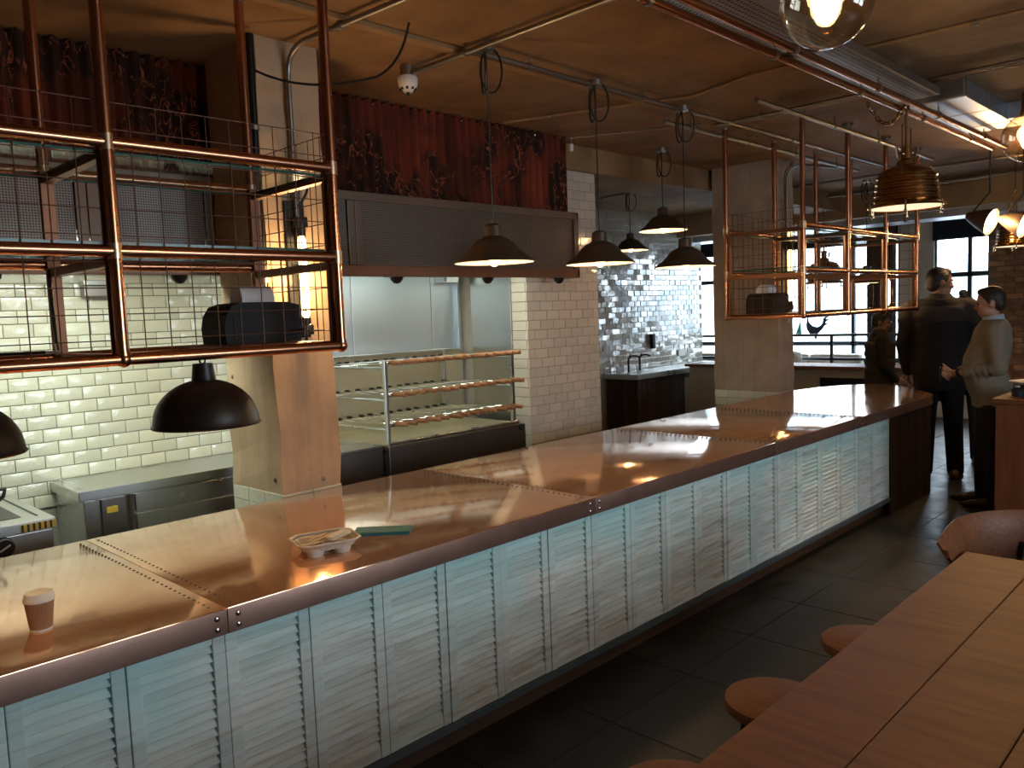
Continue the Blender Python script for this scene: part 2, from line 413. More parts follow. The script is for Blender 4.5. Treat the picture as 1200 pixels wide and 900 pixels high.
# kitchen back wall, glazed tiles one by one
wb = struct(MB().box(-3.2, 4.78, 5.262, 5.36, 0, CEIL).build('wall_back', 'grout'))
TW, TH = .155, .0772
t_me = MB().bbox(-TW/2+.0022, TW/2-.0022, -.004, .008, -TH/2+.0022, TH/2-.0022, .003).mesh('tile'); t_me.materials.append(MAT['tile'])
for p in t_me.polygons: p.use_smooth = True
cnt = 0
for j in range(18):
    z = .787+TH*j
    for i in range(13):
        x = .80+TW*i+(TW/2 if j % 2 else 0)
        if x > 2.80 or cnt >= 300: continue
        inst(t_me, 'tile', wb, (x, 5.256, z), (random.gauss(0, .010), 0, random.gauss(0, .010))); cnt += 1
# steel cladding behind the grill
sp = thing('steel_splashback', 'pale blue-grey steel cladding sheets behind the skewer grill', 'splashback', (3.6, 5.24, .0))
for a, b in ((2.82, 3.60), (3.605, 4.393), (4.399, 4.665)): MB().bbox(a, b, 5.228, 5.246, .4, 2.125, .003).build('steel_sheet', 'steel_cool', sp)
MB().bbox(4.665, 4.70, 5.20, 5.246, .4, 2.125, .004).build('corner_trim', 'steel_cool', sp)
MB().bbox(4.72, 4.738, 4.62, 5.09, .4, 2.29, .003).build('side_sheet', 'steel', sp)
# tiled pier to the right of the grill
wp = struct(MB().box(4.742, 5.66, 4.462, 5.36, 0, 2.965).build('wall_pier', 'grout_pier'))
p_me = MB().bbox(-TW/2+.002, TW/2-.002, -.004, .008, -TH/2+.002, TH/2-.002, .003).mesh('tile'); p_me.materials.append(MAT['tile_pier'])
for j in range(31):
    z = .60+TH*j
    xs = [4.742+TW*i+(TW/2 if j % 2 else 0) for i in range(-1, 7)]
    for x in xs:
        a, b = max(x, 4.735), min(x+TW, 5.66)
        if b-a < .03: continue
        inst(p_me, 'tile', wp, ((a+b)/2, 4.456, z), (random.gauss(0, .006), 0, random.gauss(0, .006)), ((b-a)/TW, 1, 1))
    if z < 2.1: inst(p_me, 'tile', wp, (4.736, 4.462+TW/2, z), (random.gauss(0, .006), 0, -PI/2), (1, 1, 1))
struct(MB().box(5.2, 13.2, 4.45, 5.0, 2.97, CEIL).build('trim_3', 'ceiling'))
# far tiled wall by the sink
ws = struct(MB().box(5.66, 11.62, 7.012, 7.1, 0, CEIL).build('wall_sink', 'grout'))
f_me = MB().bbox(-TW/2+.002, TW/2-.002, -.004, .008, -TH/2+.002, TH/2-.002, .003).mesh('tile'); f_me.materials.append(MAT['tile_far'])
cells = []
for j in range(29):
    for i in range(18):
        x = 8.90+TW*i+(TW/2 if j % 2 else 0); z = .93+TH*j
        if x < 11.56: cells.append((x, z))
cells.sort(key=lambda c: c[0])
for x, z in cells[:300]: inst(f_me, 'tile', ws, (x, 7.006, z), (random.gauss(0, .030), 0, random.gauss(0, .035)))
rest = MB()
for x, z in cells[300:]:
    M_ = Matrix.Translation((x, 7.006, z)) @ Matrix.Rotation(random.gauss(0, .035), 4, 'Z') @ Matrix.Rotation(random.gauss(0, .030), 4, 'X')
    rest.bbox(-TW/2+.002, TW/2-.002, -.004, .008, -TH/2+.002, TH/2-.002, .003, M_)
rest.build('tile_field', 'tile_far', ws, False, kind='stuff')
struct(MB().box(5.56, 5.66, 5.362, 7.012, 0, CEIL).build('wall_kitchen_side', 'pale_plaster'))
struct(MB().box(-3.2, 13.3, 9.1, 9.2, 0, CEIL).build('wall_rear', 'plaster'))
struct(MB().box(11.62, 13.1, 8.9, 9.0, 0, CEIL).build('wall_corner', 'plaster'))
# street wall with windows (X = 13)
wr = MB()
wr.box(13.0, 13.2, -4, 9.2, 0, .80).box(13.0, 13.2, -4, 9.2, 2.72, CEIL)
for a, b in ((-4, 3.2), (3.93, 4.42), (8.3, 9.2)): wr.box(13.0, 13.2, a, b, .80, 2.72)
struct(wr.build('wall_street', 'pale_plaster'))
def window(n, y0, y1, vm, hm):
    w = struct(MB().box(13.06, 13.066, y0, y1, .80, 2.72).build('window_%d' % n, 'pane'))
    fr = MB(); t = .03
    fr.box(13.03, 13.1, y0, y0+t, .8, 2.72).box(13.03, 13.1, y1-t, y1, .8, 2.72).box(13.03, 13.1, y0, y1, .8, .8+t*1.5).box(13.03, 13.1, y0, y1, 2.72-t, 2.72)
    fr.build('window_frame', 'frame_blue', w)
    for y in vm: MB().box(13.02, 13.1, y-.028, y+.028, .84, 2.69).build('mullion', 'frame_blue', w)
    for z in hm: MB().box(13.02, 13.1, y0+t, y1-t, z-.035, z+.035).build('transom', 'frame_blue', w)
    MB().box(12.90, 13.02, y0, y1, .775, .80).build('window_sill', 'cream', w)
    return w
window(1, 3.2, 3.93, (3.46,), (2.10,))
window(2, 4.42, 6.35, (5.13,), (1.10,))
window(3, 6.35, 8.3, (7.35,), (1.10, 2.2))
# brick pier beside the window
bw = struct(MB().box(12.86, 13.0, 1.9, 3.185, 0, CEIL).build('wall_brick', 'mortar'))
bk = MB().bbox(-.008, .010, -.1055, .1055, -.0325, .0325, .004).mesh('brick'); bk.materials.append(MAT['brick'])
for j in range(30):
    z = .62+.076*j
    for i in range(4):
        y = 2.30+.223*i+(.11 if j % 2 else 0)
        a, b = y-.1055, min(y+.1055, 3.185)
        if b-a < .04: continue
        inst(bk, 'brick', bw, (12.856-random.random()*.008, (a+b)/2, z), (0, 0, random.gauss(0, .01)), (1, (b-a)/.211, 1))
# dark timber post + concrete post between the windows, navy blinds
tag(MB().bbox(12.72, 12.88, 4.42, 4.80, 0, CEIL, .01).build('timber_post', 'dark_wood'), 'dark timber post standing between the two street windows', 'post')
for (a, b, z0, lab) in ((3.2, 3.93, 2.62, 'navy roller blind above the window beside the brick wall'), (4.42, 8.3, 2.66, 'long navy roller blind above the wide street window')):
    t = thing('roller_blind', lab, 'blind', (12.93, (a+b)/2, z0))
    MB().box(12.925, 12.935, a, b, z0, 2.95).build('fabric', 'navy', t)
    MB().tube([(12.93, a, 2.95), (12.93, b, 2.95)], .04, 10).build('roller', 'navy', t)
    MB().tube([(12.93, a, z0), (12.93, b, z0)], .012, 8).build('bottom_bar', 'frame_blue', t)
# outside
struct(MB().box(13.3, 60, -40, 60, -.2, -.1).build('ground_street', 'street'))
def facade(name, lab, x, y0, y1, h, mat_):
    t = thing(name, lab, 'building', (x+2, (y0+y1)/2, -.1))
    MB().box(x, x+4, y0, y1, -.1, h).build('wall', mat_, t)
    for k in range(int((y1-y0)/2.4)):
        for z in (1.0, 4.2):
            MB().box(x-.03, x+.02, y0+.6+2.4*k, y0+1.9+2.4*k, z, z+1.7).build('window', 'facade_blue', t)
facade('street_building', 'pale building with blue windows across the street', 24, 9, 22, 9, 'facade')
facade('street_building', 'low white shopfront across the street beside the pale building', 26, -4, 8.2, 3.0, 'facade')

# ================================================================ CONCRETE PILLARS
def pillar(x0, x1, y0, y1, lab, mat_, marks):
    t = thing('concrete_pillar', lab, 'pillar', ((x0+x1)/2, (y0+y1)/2, 0))
    n = 14; bmx = MB()
    # slightly irregular arrises
    rings = []
    for k in range(n+1):
        z = .905+(CEIL-.905)*k/n; e = [random.gauss(0, .004) for _ in range(8)]
        rings.append([(x0+e[0], y0+e[1], z), (x1+e[2], y0+e[3], z), (x1+e[4], y1+e[5], z), (x0+e[6], y1+e[7], z)])
    vs_ = [p for r in rings for p in r]
    fs = [(k*4+i, k*4+(i+1) % 4, k*4+4+(i+1) % 4, k*4+4+i) for k in range(n) for i in range(4)]+[(3, 2, 1, 0), tuple(n*4+i for i in range(4))]
    bmx.add(vs_, fs); bmx.build('shaft', mat_, t)
    MB().box(x0+.004, x1-.004, y0+.004, y1-.004, 0, .905).build('tiled_base', 'grout', t)
    b = []
    for z in (.868, .79):
        k = 0; L = x1-x0; m_ = max(2, round(L/.155))
        for i in range(m_): MB().bbox(x0+L*i/m_+.002, x0+L*(i+1)/m_-.002, y0-.006, y0+.004, z-.037, z+.037, .002).build('tile', 'tile', t)
        L = y1-y0; m_ = max(2, round(L/.155))
        for i in range(m_): MB().bbox(x0-.006, x0+.004, y0+L*i/m_+.002, y0+L*(i+1)/m_-.002, z-.037, z+.037, .002).build('tile', 'tile', t)
    for (x, y, z, ax) in marks:
        MB().lathe([(.012, 0), (.012, .004), (.006, .007)], (x, y, z), 10, Matrix.Rotation(PI/2, 3, 'X') if ax else Matrix.Rotation(-PI/2, 3, 'Y'), True).build('bolt', 'galv', t)
    return t
P1 = pillar(2.058, 2.411, 3.685, 4.205, 'board-marked concrete pillar between the white-tiled kitchen wall and the grill', 'pillar',
       [(2.058, 4.14, 1.50, 0), (2.058, 3.75, .98, 0), (2.30, 3.685, .95, 1)])
P2 = pillar(7.526, 7.846, 3.685, 4.40, 'smooth concrete pillar at the window end of the copper counter', 'pillar2', [])
# graffiti tick scratched on pillar
# ================================================================ RUSTED CLADDING + HOOD
rc = thing('corrugated_cladding', 'dark red rusted corrugated sheets above the extractor hood', 'cladding', (2.2, 4.30, 2.575))
def sheet(x0, x1):
    b = MB(); n = int((x1-x0)/.008); vs_ = []
    for i in range(n+1):
        x = x0+(x1-x0)*i/n; y = 4.292+.016*math.sin(2*PI*x/.076)
        ztop = 3.172-.010*math.sin(2*PI*x/.076)-.012*random.random()*(i % 5 == 0)
        vs_ += [(x, y, 2.575), (x, y, ztop), (x, y+.003, 2.575), (x, y+.003, ztop)]
    b.add(vs_, [f for i in range(n) for f in ((i*4, i*4+4, i*4+5, i*4+1), (i*4+2, i*4+3, i*4+7, i*4+6))]); return b
x = -1.0
while x < 5.05:
    sheet(x, min(x+.78, 5.10)).build('corrugated_sheet', 'rust', rc, True)
    if x > 0: MB().lathe([(.010, 0), (.010, .006), (.004, .010)], (x+.38, 4.268, 3.14), 8, Matrix.Rotation(PI/2, 3, 'X'), True).build('screw', 'rivet_bright', rc)
    x += .76

hd = thing('extractor_hood', 'long brown-grey steel extractor hood with perforated panels over the kitchen line', 'hood', (2.05, 4.72, 2.05))
HX0, HX1, HY, HZ0, HZ1 = -1.0, 5.13, 4.225, 2.05, 2.572
MB().box(HX0, HX1, HY+.02, 5.24, HZ1-.02, HZ1).build('top_plate', 'hood_frame', hd)
MB().bbox(HX0, HX1, HY-.012, HY+.02, HZ0, HZ0+.07, .004).build('lower_rim', 'rim_brown', hd)
MB().bbox(HX0, HX1, HY-.012, HY+.02, HZ1-.055, HZ1, .004).build('upper_rim', 'hood_frame', hd)
MB().bbox(HX1-.03, HX1, HY-.012, 5.24, HZ0, HZ1, .004).build('end_panel', 'hood_frame', hd)
seams = [HX0, .20, 1.42, 2.06, 2.966, 5.13]
for a, b in zip(seams, seams[1:]):
    for q in (a, b-.055): MB().bbox(q+.002, q+.053, HY-.010, HY+.018, HZ0+.071, HZ1-.056, .003).build('frame_stile', 'hood_frame', hd)
    MB().box(a+.055, b-.057, HY+.004, HY+.012, HZ0+.07, HZ1-.055).build('perforated_panel', 'hood_mesh', hd)
MB().box(HX0, HX1-.03, HY+.02, 5.24, 2.30, 2.32).build('baffle', 'steel', hd)
MB().box(HX0, HX1-.03, 5.10, 5.25, 2.13, 2.30).build('rear_channel', 'steel_dark', hd)
for (x, y) in ((1.0, 4.26), (1.86, 4.26), (3.30, 4.26), (4.13, 4.26), (4.92, 4.26)):
    nz = MB().lathe([(.0, -.045), (.022, -.040), (.04, -.018), (.045, 0)], (x, y, 2.05), 14).build('fire_nozzle', 'black_metal', hd, True)
    MB().bbox(x-.075, x+.075, y-.03, y+.04, 2.05, 2.062, .003).build('nozzle_plate', 'black_metal', nz)
for (x0, x1) in ((.55, 1.95), (3.05, 4.55)):
    t = thing('hood_light', 'white strip light fixed inside the extractor hood over the %s' % ('tiled kitchen wall' if x0 < 2 else 'skewer grill'), 'lamp', ((x0+x1)/2, 4.375, 2.22), 'strip lights inside the hood')
    MB().bbox(x0, x1, 4.262, 4.49, 2.265, 2.2995, .006).build('housing', 'white', t)
    MB().bbox(x0+.02, x1-.02, 4.275, 4.475, 2.245, 2.2645, .008).build('diffuser', 'strip_light', t)
    L = bpy.data.lights.new('light_source', 'AREA'); L.shape = 'RECTANGLE'; L.size = x1-x0-.1; L.size_y = .19; L.energy = 24 if x0 < 2 else 11; L.color = (.90, 1.0, .86)
    o = bpy.data.objects.new('light_source', L); COL.objects.link(o); o.parent = t; o.location = (0, 0, .01)
t = thing('wall_fixture', 'small steel cable box mounted under the hood on the white tiles', 'box', (1.78, 5.21, 2.0))
MB().bbox(1.68, 1.86, 5.15, 5.246, 2.045, 2.075, .004).build('cap', 'steel', t); MB().bbox(1.685, 1.855, 5.17, 5.246, 1.98, 2.043, .004).build('body', 'galv', t)
t = thing('sensor_box', 'small steel box under the hood in the corner above the steel cladding', 'box', (4.53, 5.2, 2.05))
MB().bbox(4.45, 4.62, 5.12, 5.225, 2.06, 2.12, .004).build('body', 'steel', t); MB().bbox(4.46, 4.475, 5.10, 5.12, 2.07, 2.11, .003).build('bracket', 'galv', t)

# ================================================================ COPPER COUNTER
CH, CF, CB = .90, 2.375, 3.645
ct = thing('copper_counter', 'long riveted copper-topped serving counter', 'counter', (3.8, 3.0, 0))
MB().box(-.75, 6.85, CF+.075, CB-.02, .14, CH-.045).box(6.85, 7.84, CF+.04, CB-.1, .14, CH-.045).build('carcass', 'brown_wood', ct)
MB().box(-.75, 7.8, CF+.10, CB-.10, 0, .139).build('toe_kick', 'brown_wood', ct)
MB().bbox(-.75, 6.86, CF+.02, CF+.074, .112, .146, .003).build('plinth_strip', 'plinth', ct)
xs = [-.75, 1.11, 2.948, 4.79, 6.23]
for k, a in enumerate(xs):
    if k < 4:
        b = xs[k+1]
        MB().bbox(a+.0006, b-.0006, CF, CB, CH-.0445, CH, .004).build('copper_sheet', 'copper_top', ct, True)
        MB().bbox(a+.0006, b-.0006, CF-.003, CF+.03, CH-.082, CH-.003, .003).build('fascia', 'copper_edge', ct, True)
    else:
        poly = [(a, CF), (7.80, CF), (7.95, CF+.03), (8.12, CF+.13), (8.56, CF+.50), (8.66, CF+.66), (8.64, 3.22), (8.5, 3.42), (8.2, 3.58), (7.86, CB), (a, CB)]
        MB().prism(poly, CH-.0445, CH).build('copper_sheet', 'copper_top', ct)
        b = MB(); pp = [Vector((x, y)) for x, y in poly[:9]]
        outer = []
        b.add([(x, y-.004 if i == 0 else y, z) for i, (x, y) in enumerate(poly[:10]) for z in (CH-.082, CH-.003)], [(2*i, 2*i+2, 2*i+3, 2*i+1) for i in range(9)])
        b.add([(x*.998+.01, y+.01, z) for i, (x, y) in enumerate(poly[:10]) for z in (CH-.082, CH-.003)], [(2*i, 2*i+2, 2*i+3, 2*i+1) for i in range(9)])
        b.build('fascia', 'copper_edge', ct)
def rivet_row(x):
    b = MB(); n = 34
    for i in range(n):
        y = CF+.05+(CB-CF-.10)*i/(n-1)
        b.lathe([(.0052, 0), (.0047, .0012), (.0026, .002), (.0001, .0023)], (x, y, CH-.0003), 8)
    b.build('rivet_row', 'rivet', ct, kind='stuff')
for x in xs[1:]:
    rivet_row(x-.035); rivet_row(x+.035)
    for dx in (-.035, .035):
        for z in (CH-.025, CH-.06):
            MB().lathe([(.0095, 0), (.0088, .002), (.005, .004), (.0001, .0045)], (x+dx, CF-.003, z), 10, Matrix.Rotation(PI/2, 3, 'X')).build('rivet', 'rivet_bright', ct, True)
# dark end panels past the shutters
for i in range(5): MB().bbox(6.87+.2*i, 7.065+.2*i, CF+.02, CF+.04, .0, CH-.083, .003).build('end_board', 'dark_wood', ct)

# louvred shutters, one by one
SB = [-.72, -.414, -.108, .196, .502, .808, 1.11, 1.414, 1.722, 2.029, 2.333, 2.640, 2.95, 3.262, 3.58, 3.903, 4.223, 4.544, 4.871, 5.195, 5.525, 5.856, 6.187, 6.518, 6.85]
SZ0, SZ1 = .147, .817
ORD = 'first second third fourth fifth sixth seventh eighth ninth tenth eleventh twelfth thirteenth fourteenth fifteenth sixteenth seventeenth eighteenth nineteenth twentieth twenty-first twenty-second twenty-third twenty-fourth'.split()
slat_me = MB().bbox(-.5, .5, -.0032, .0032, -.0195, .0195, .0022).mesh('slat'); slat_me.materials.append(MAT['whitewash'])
for si, (a, b) in enumerate(zip(SB, SB[1:])):
    t = thing('louvre_shutter', 'whitewashed turquoise louvre shutter, %s from the dark end boards of the copper counter' % ORD[len(SB)-2-si], 'shutter', ((a+b)/2, CF+.045, SZ0), 'louvre shutters along the counter front')
    y0, y1 = CF+.028+random.uniform(-.002, .002), CF+.060
    sw = .040
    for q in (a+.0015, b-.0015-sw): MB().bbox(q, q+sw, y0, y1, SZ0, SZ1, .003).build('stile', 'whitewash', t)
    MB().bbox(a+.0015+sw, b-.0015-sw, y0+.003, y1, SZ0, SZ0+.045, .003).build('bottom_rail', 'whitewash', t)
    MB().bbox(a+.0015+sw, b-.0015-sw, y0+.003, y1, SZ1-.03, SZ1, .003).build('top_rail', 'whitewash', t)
    w = b-a-.003-2*sw+.004; n = 20
    for i in range(n):
        z = SZ0+.045+.014+(SZ1-.03-SZ0-.045-.024)*i/(n-1)
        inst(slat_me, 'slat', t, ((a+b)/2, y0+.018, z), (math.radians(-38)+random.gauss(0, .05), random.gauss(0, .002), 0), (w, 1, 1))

# ================================================================ THINGS ON THE COUNTER
# coffee cup
c = (.668, 2.655, CH)
cup = thing('coffee_cup', 'brown ripple paper cup with a white lid standing on the copper counter', 'cup', c)
b = MB(); seg = 72
prof = [(.029, 0), (.030, .003), (.0395, .088), (.0395, .092)]
vs_ = []
for i in range(14):
    t_ = i/13; r = .029+(.0395-.029)*t_; z = .004+.088*t_
    for k in range(seg):
        a = 2*PI*k/seg; rr = r+(.0010 if k % 2 else -.0004)*(0 if i in (0, 13) else 1)
        vs_.append((c[0]+rr*math.cos(a), c[1]+rr*math.sin(a), c[2]+z))
b.add(vs_, [(i*seg+k, i*seg+(k+1) % seg, (i+1)*seg+(k+1) % seg, (i+1)*seg+k) for i in range(13) for k in range(seg)])
b.build('sleeve', 'card', cup)
MB().lathe([(.0001, .001), (.028, 0), (.0292, .001), (.0298, .007), (.029, .008)], c, 32).build('base_rim', 'white', cup, True)
MB().lathe([(.0405, .088), (.0425, .090), (.0425, .096), (.0410, .099), (.0395, .101), (.0385, .112), (.0365, .114), (.034, .1125), (.0001, .1125)], c, 36).build('lid', 'white', cup, True)
MB().bbox(c[0]-.012, c[0]+.012, c[1]-.032, c[1]-.026, c[2]+.1122, c[2]+.1145, .001).build('sip_hole', 'white', cup)
# moulded-pulp cup carrier with stirrers
c = (1.655, 2.665, CH); ang = math.radians(-16)
R_ = Matrix.Translation(c) @ Matrix.Rotation(ang, 4, 'Z')
tr = thing('cup_carrier', 'moulded grey pulp cup carrier holding wooden stirrers on the copper counter', 'tray', c)
b = MB()
def octo(sx, sy, ch): return [(-sx+ch, -sy), (sx-ch, -sy), (sx, -sy+ch), (sx, sy-ch), (sx-ch, sy), (-sx+ch, sy), (-sx, sy-ch), (-sx, -sy+ch)]
lv = [(.105, .080, .03, .026), (.118, .092, .032, .050), (.122, .097, .033, .052), (.122, .097, .033, .047), (.112, .086, .031, .040), (.1, .075, .03, .030)]
vs_ = []
for sx, sy, ch, z in ((.112, .088, .032, .052), (.122, .098, .034, .055), (.124, .100, .034, .050), (.110, .086, .031, .044), (.098, .075, .029, .022), (.092, .070, .028, .024), (.104, .081, .031, .048)):
    vs_ += [R_ @ Vector((x, y, z)) for x, y in octo(sx, sy, ch)]
b.add(vs_, [(i*8+k, i*8+(k+1) % 8, (i+1)*8+(k+1) % 8, (i+1)*8+k) for i in range(6) for k in range(8)]+[tuple(4*8+k for k in range(8))]+[tuple(5*8+k for k in range(8))])
b.build('tray_rim', 'pulp', tr, True)
for sx in (-1, 1):
    for sy in (-1, 1):
        q = R_ @ Vector((sx*.052, sy*.042, 0))
        MB().lathe([(.0001, .0), (.028, 0), (.030, .003), (.036, .024), (.038, .030)], q, 18).build('cup_well', 'pulp', tr, True)
MB().bbox(-.018, .018, -.016, .016, .0, .045, .005, R_).build('centre_post', 'pulp', tr)
for k in range(13):
    t = math.radians(random.choice((-8, 5, 20, 38, 150, 170)))+random.gauss(0, .12)
    Ms = R_ @ Matrix.Translation((random.uniform(-.03, .03), random.uniform(-.03, .03), .030+.0022*k)) @ Matrix.Rotation(t, 4, 'Z') @ Matrix.Rotation(random.gauss(0, .05), 4, 'Y')
    L_ = .068
    o = MB().bbox(-L_, L_, -.0045, .0045, -.0008, .0008, .0004, Ms).build('wooden_stirrer', 'stirrer')
    tag(o, 'pale wooden stirrer lying loose in the pulp cup carrier', 'stirrer', 'stirrers in the cup carrier')
for k in range(3):
    Ms = R_ @ Matrix.Translation((.05, -.02+.008*k, .054+.003*k)) @ Matrix.Rotation(math.radians(38), 4, 'Z')
    o = MB().bbox(-.06, .06, -.018, .018, -.001, .001, .0005, Ms).build('sugar_sachet', 'white')
    tag(o, 'white paper sachet lying on the stirrers in the cup carrier', 'sachet', 'sachets in the cup carrier')
# teal box/booklet
M_ = Matrix.Translation((1.955, 2.70, CH)) @ Matrix.Rotation(math.radians(-45), 4, 'Z')
t = thing('teal_booklet', 'flat teal booklet with a blue edge lying beside the cup carrier', 'booklet', (1.955, 2.70, CH))
MB().bbox(-.115, .115, -.048, .048, .0, .008, .0015, M_).build('pages', 'teal_blue', t)
MB().bbox(-.116, .116, -.049, .049, .0082, .0125, .0015, M_).build('cover', 'teal', t)

# ================================================================ COPPER CAGES
FY, BY, ZA, ZB, ZC = 2.63, 3.25, 1.685, 2.02, 2.35
def cage(xp, lab, near_mesh):
    t = thing('copper_pipe_rack', lab, 'rack', ((xp[0]+xp[-1])/2, (FY+BY)/2, ZA))
    R0 = .0195
    for x in xp:
        for y in (FY, BY):
            up = MB().tube([(x, y, ZA), (x, y, CEIL-.03)], R0, 14).build('upright_pipe', 'copper', t, True)
            MB().lathe([(.045, -.012), (.045, 0), (.022, 0), (.022, -.05), (.02, -.05)], (x, y, CEIL-.0), 14).build('ceiling_flange', 'galv', up, True)
            for z in (ZA, ZB, ZC):
                MB().tube([(x, y, z-(.0 if z == ZA else .024)), (x, y, z+.024)], R0+.003, 14).build('pipe_joint', 'copper' if z == ZA else 'solder', up, True)
            dy = .030 if y == FY else -.030
            MB().bbox(x-.022, x+.022, y+dy-.004, y+dy+.004, ZA, ZC, .001).build('flat_strip', 'copper_dark', t)
            MB().ball((x, y, ZA), R0+.006, 12, 8).build('elbow', 'copper', t, True)
    for y in (FY, BY):
        for z in (ZA, ZB, ZC):
            MB().tube([(xp[0], y, z), (xp[-1], y, z)], R0, 14).build('rail_pipe', 'copper', t, True)
    for x in xp:
        for z in (ZA, ZB, ZC):
            if z == ZA: MB().tube([(x, FY, z), (x, BY, z)], R0*.9, 12).build('cross_pipe', 'copper', t, True)
            else: MB().bbox(x-.018, x+.018, FY, BY, z-.045, z-.015, .002).build('cross_strip', 'copper_dark', t)
    for z, y0 in ((ZB+.022, FY), (ZC-.030, FY)):
        for a, b in zip(xp, xp[1:]):
            g = MB().box(a+.03, b-.03, FY+.03, BY-.03, z, z+.009).build('glass_shelf', 'glass_shelf', t)
            MB().box(a+.03, b-.03, FY+.0295, FY+.0315, z, z+.009).box(a+.03, b-.03, BY-.0315, BY-.0295, z, z+.009).box(a+.0295, a+.0315, FY+.03, BY-.03, z, z+.009).box(b-.0315, b-.0295, FY+.03, BY-.03, z, z+.009).build('glass_edge', 'glass_edge', g)
    # welded wire mesh on the front and on the end, wire by wire
    wy = FY+.024; ZT = 2.49; r = .0019
    vm = MB().tube([(0, 0, 0), (0, 0, ZC-ZA+.12)], r, 6).mesh('wire'); vm.materials.append(MAT['wire'])
    hm = MB().tube([(0, 0, 0), (1, 0, 0)], r, 6).mesh('wire'); hm.materials.append(MAT['wire'])
    if near_mesh:
        x = xp[0]+.03
        while x < xp[-1]-.02:
            inst(vm, 'wire', t, (x, wy, ZA+.01)); x += .0828
        z = ZA+.06
        while z < ZT+.03:
            inst(hm, 'wire', t, (xp[0], wy+.004, z), (0, 0, 0), (xp[-1]-xp[0], 1, 1)); z += .0815
    for ex in ((xp[-1],) if near_mesh else (xp[0], xp[-1])):
        y = FY+.07
        while y < BY-.02:
            inst(vm, 'wire', t, (ex, y, ZA+.01)); y += .0828
        z = ZA+.06
        while z < ZT+.03:
            inst(hm, 'wire', t, (ex+.004, FY, z), (0, 0, PI/2), (BY-FY, 1, 1)); z += .0815
    if not near_mesh:
        x = xp[0]+.05
        while x < xp[-1]-.02:
            inst(vm, 'wire', t, (x, BY-.03, ZA+.01)); x += .0828
        z = ZA+.06
        while z < ZT+.2:
            inst(hm, 'wire', t, (xp[0], BY-.034, z), (0, 0, 0), (xp[-1]-xp[0], 1, 1)); z += .0815
    return t
cage([-.65, .152, .954, 1.755], 'copper pipe rack with wire mesh and glass shelves hanging beside the board-marked pillar', True)
cage([5.765, 6.58, 7.40, 8.20], 'copper pipe rack with glass shelves hanging beside the smooth pillar at the window end', False)
# receipt printers with a paper roll on top
def printer(x, y, z, rz, lab):
    t = thing('receipt_printer', lab, 'printer', (x, y, z))
    b = MB(); prof = [(-.16, 0), (.16, 0), (.16, .145), (.10, .158), (-.09, .158), (-.13, .145), (-.155, .11), (-.165, .06)]
    b.add([(x+px, y+sy*.10, z+pz) for sy in (-1, 1) for px, pz in prof], [tuple(range(7, -1, -1)), tuple(range(8, 16))]+[(i, (i+1) % 8, 8+(i+1) % 8, 8+i) for i in range(8)])
    b.build('casing', 'black_plastic', t)
    MB().bbox(x-.13, x+.12, y-.103, y-.098, z+.02, z+.105, .002).build('front_cover', 'black_plastic', t)
    MB().tube([(x+.02-.07, y+.02, z+.175), (x+.02+.07, y+.02, z+.175)], .05, 24).build('paper_roll', 'paper', t, True)
    MB().tube([(x+.06, y-.10, z+.03), (x+.18, y-.11, z+.045), (x+.24, y-.05, z+.06), (x+.26, y+.02, z+.02)], .006, 6).build('cable', 'black', t)
    return t
printer(1.60, 3.02, ZA+.021, 0, 'black receipt printer with a paper roll in the rack beside the board-marked pillar')
printer(5.98, 3.02, ZA+.021, 0, 'black receipt printer in the rack beside the smooth pillar')
# shelf boards carrying the printers: pipe pair
for x0, x1 in ((1.36, 1.735), (5.785, 6.2)):
    o = MB().bbox(x0, x1, FY+.04, BY-.04, ZA+.012, ZA+.020, .002).build('printer_shelf', 'copper_dark')
    tag(o, 'thin copper plate under the receipt printer in the rack by the %s pillar' % ('board-marked' if x0 < 3 else 'smooth'), 'shelf')
o = MB().tube([(.55, 3.1, ZA+.03), (.68, 3.0, ZA+.027), (.80, 2.86, ZA+.03), (.88, 3.0, ZA+.026), (.93, 3.18, ZA+.05), (.935, 3.215, 2.0)], .006, 6).build('loose_cable', 'black', None, True)
tag(o, 'loose black cable trailing along the bottom of the mesh-fronted copper rack', 'cable')

# ================================================================ BULKHEAD TUBE LAMPS ON THE PILLARS
def tube_lamp(x, y, z0, z1, lab, watts=14):
    t = thing('tube_wall_lamp', lab, 'lamp', (x, y, z0))
    MB().bbox(x-.055, x+.055, y+.05, y+.068, z0-.10, z1+.18, .004).build('back_plate', 'black_metal', t)
    for z in (z0-.03, z1+.03): MB().lathe([(.0001, -.03), (.022, -.03), (.024, .03), (.0001, .03)], (x, y, z), 16).build('socket', 'black_metal', t, True)
    for z in (z0-.06, z1+.07): MB().bbox(x-.03, x+.03, y-.02, y+.05, z-.025, z+.025, .004).build('bracket', 'black_metal', t)
    MB().lathe([(.012, z0), (.021, z0+.02), (.0215, (z0+z1)/2), (.021, z1-.02), (.012, z1)], (x, y, 0), 18).build('filament_tube', 'tube', t, True)
    for dx in (-.045, .045): MB().tube([(x+dx, y-.03, z0-.05), (x+dx, y-.03, z1+.05)], .003, 6).build('guard_wire', 'black_metal', t)
    MB().tube(bez((x, y+.02, z0-.08), (x-.01, y-.06, z0-.22), (x-.14, y-.10, z0-.13)), .005, 6).build('cable', 'black', t)
    lamp_light((x, y-.05, (z0+z1)/2), watts, WARM, .04, t)
tube_lamp(2.215, 3.617, 1.80, 2.21, 'lit vertical filament tube lamp mounted on the board-marked pillar')
tube_lamp(7.64, 3.617, 1.80, 2.30, 'lit vertical filament tube lamp mounted on the smooth pillar', 1.8)
tube_lamp(8.36, 2.95, 1.72, 1.98, 'lit filament tube lamp at the far end of the copper rack by the window', 2)
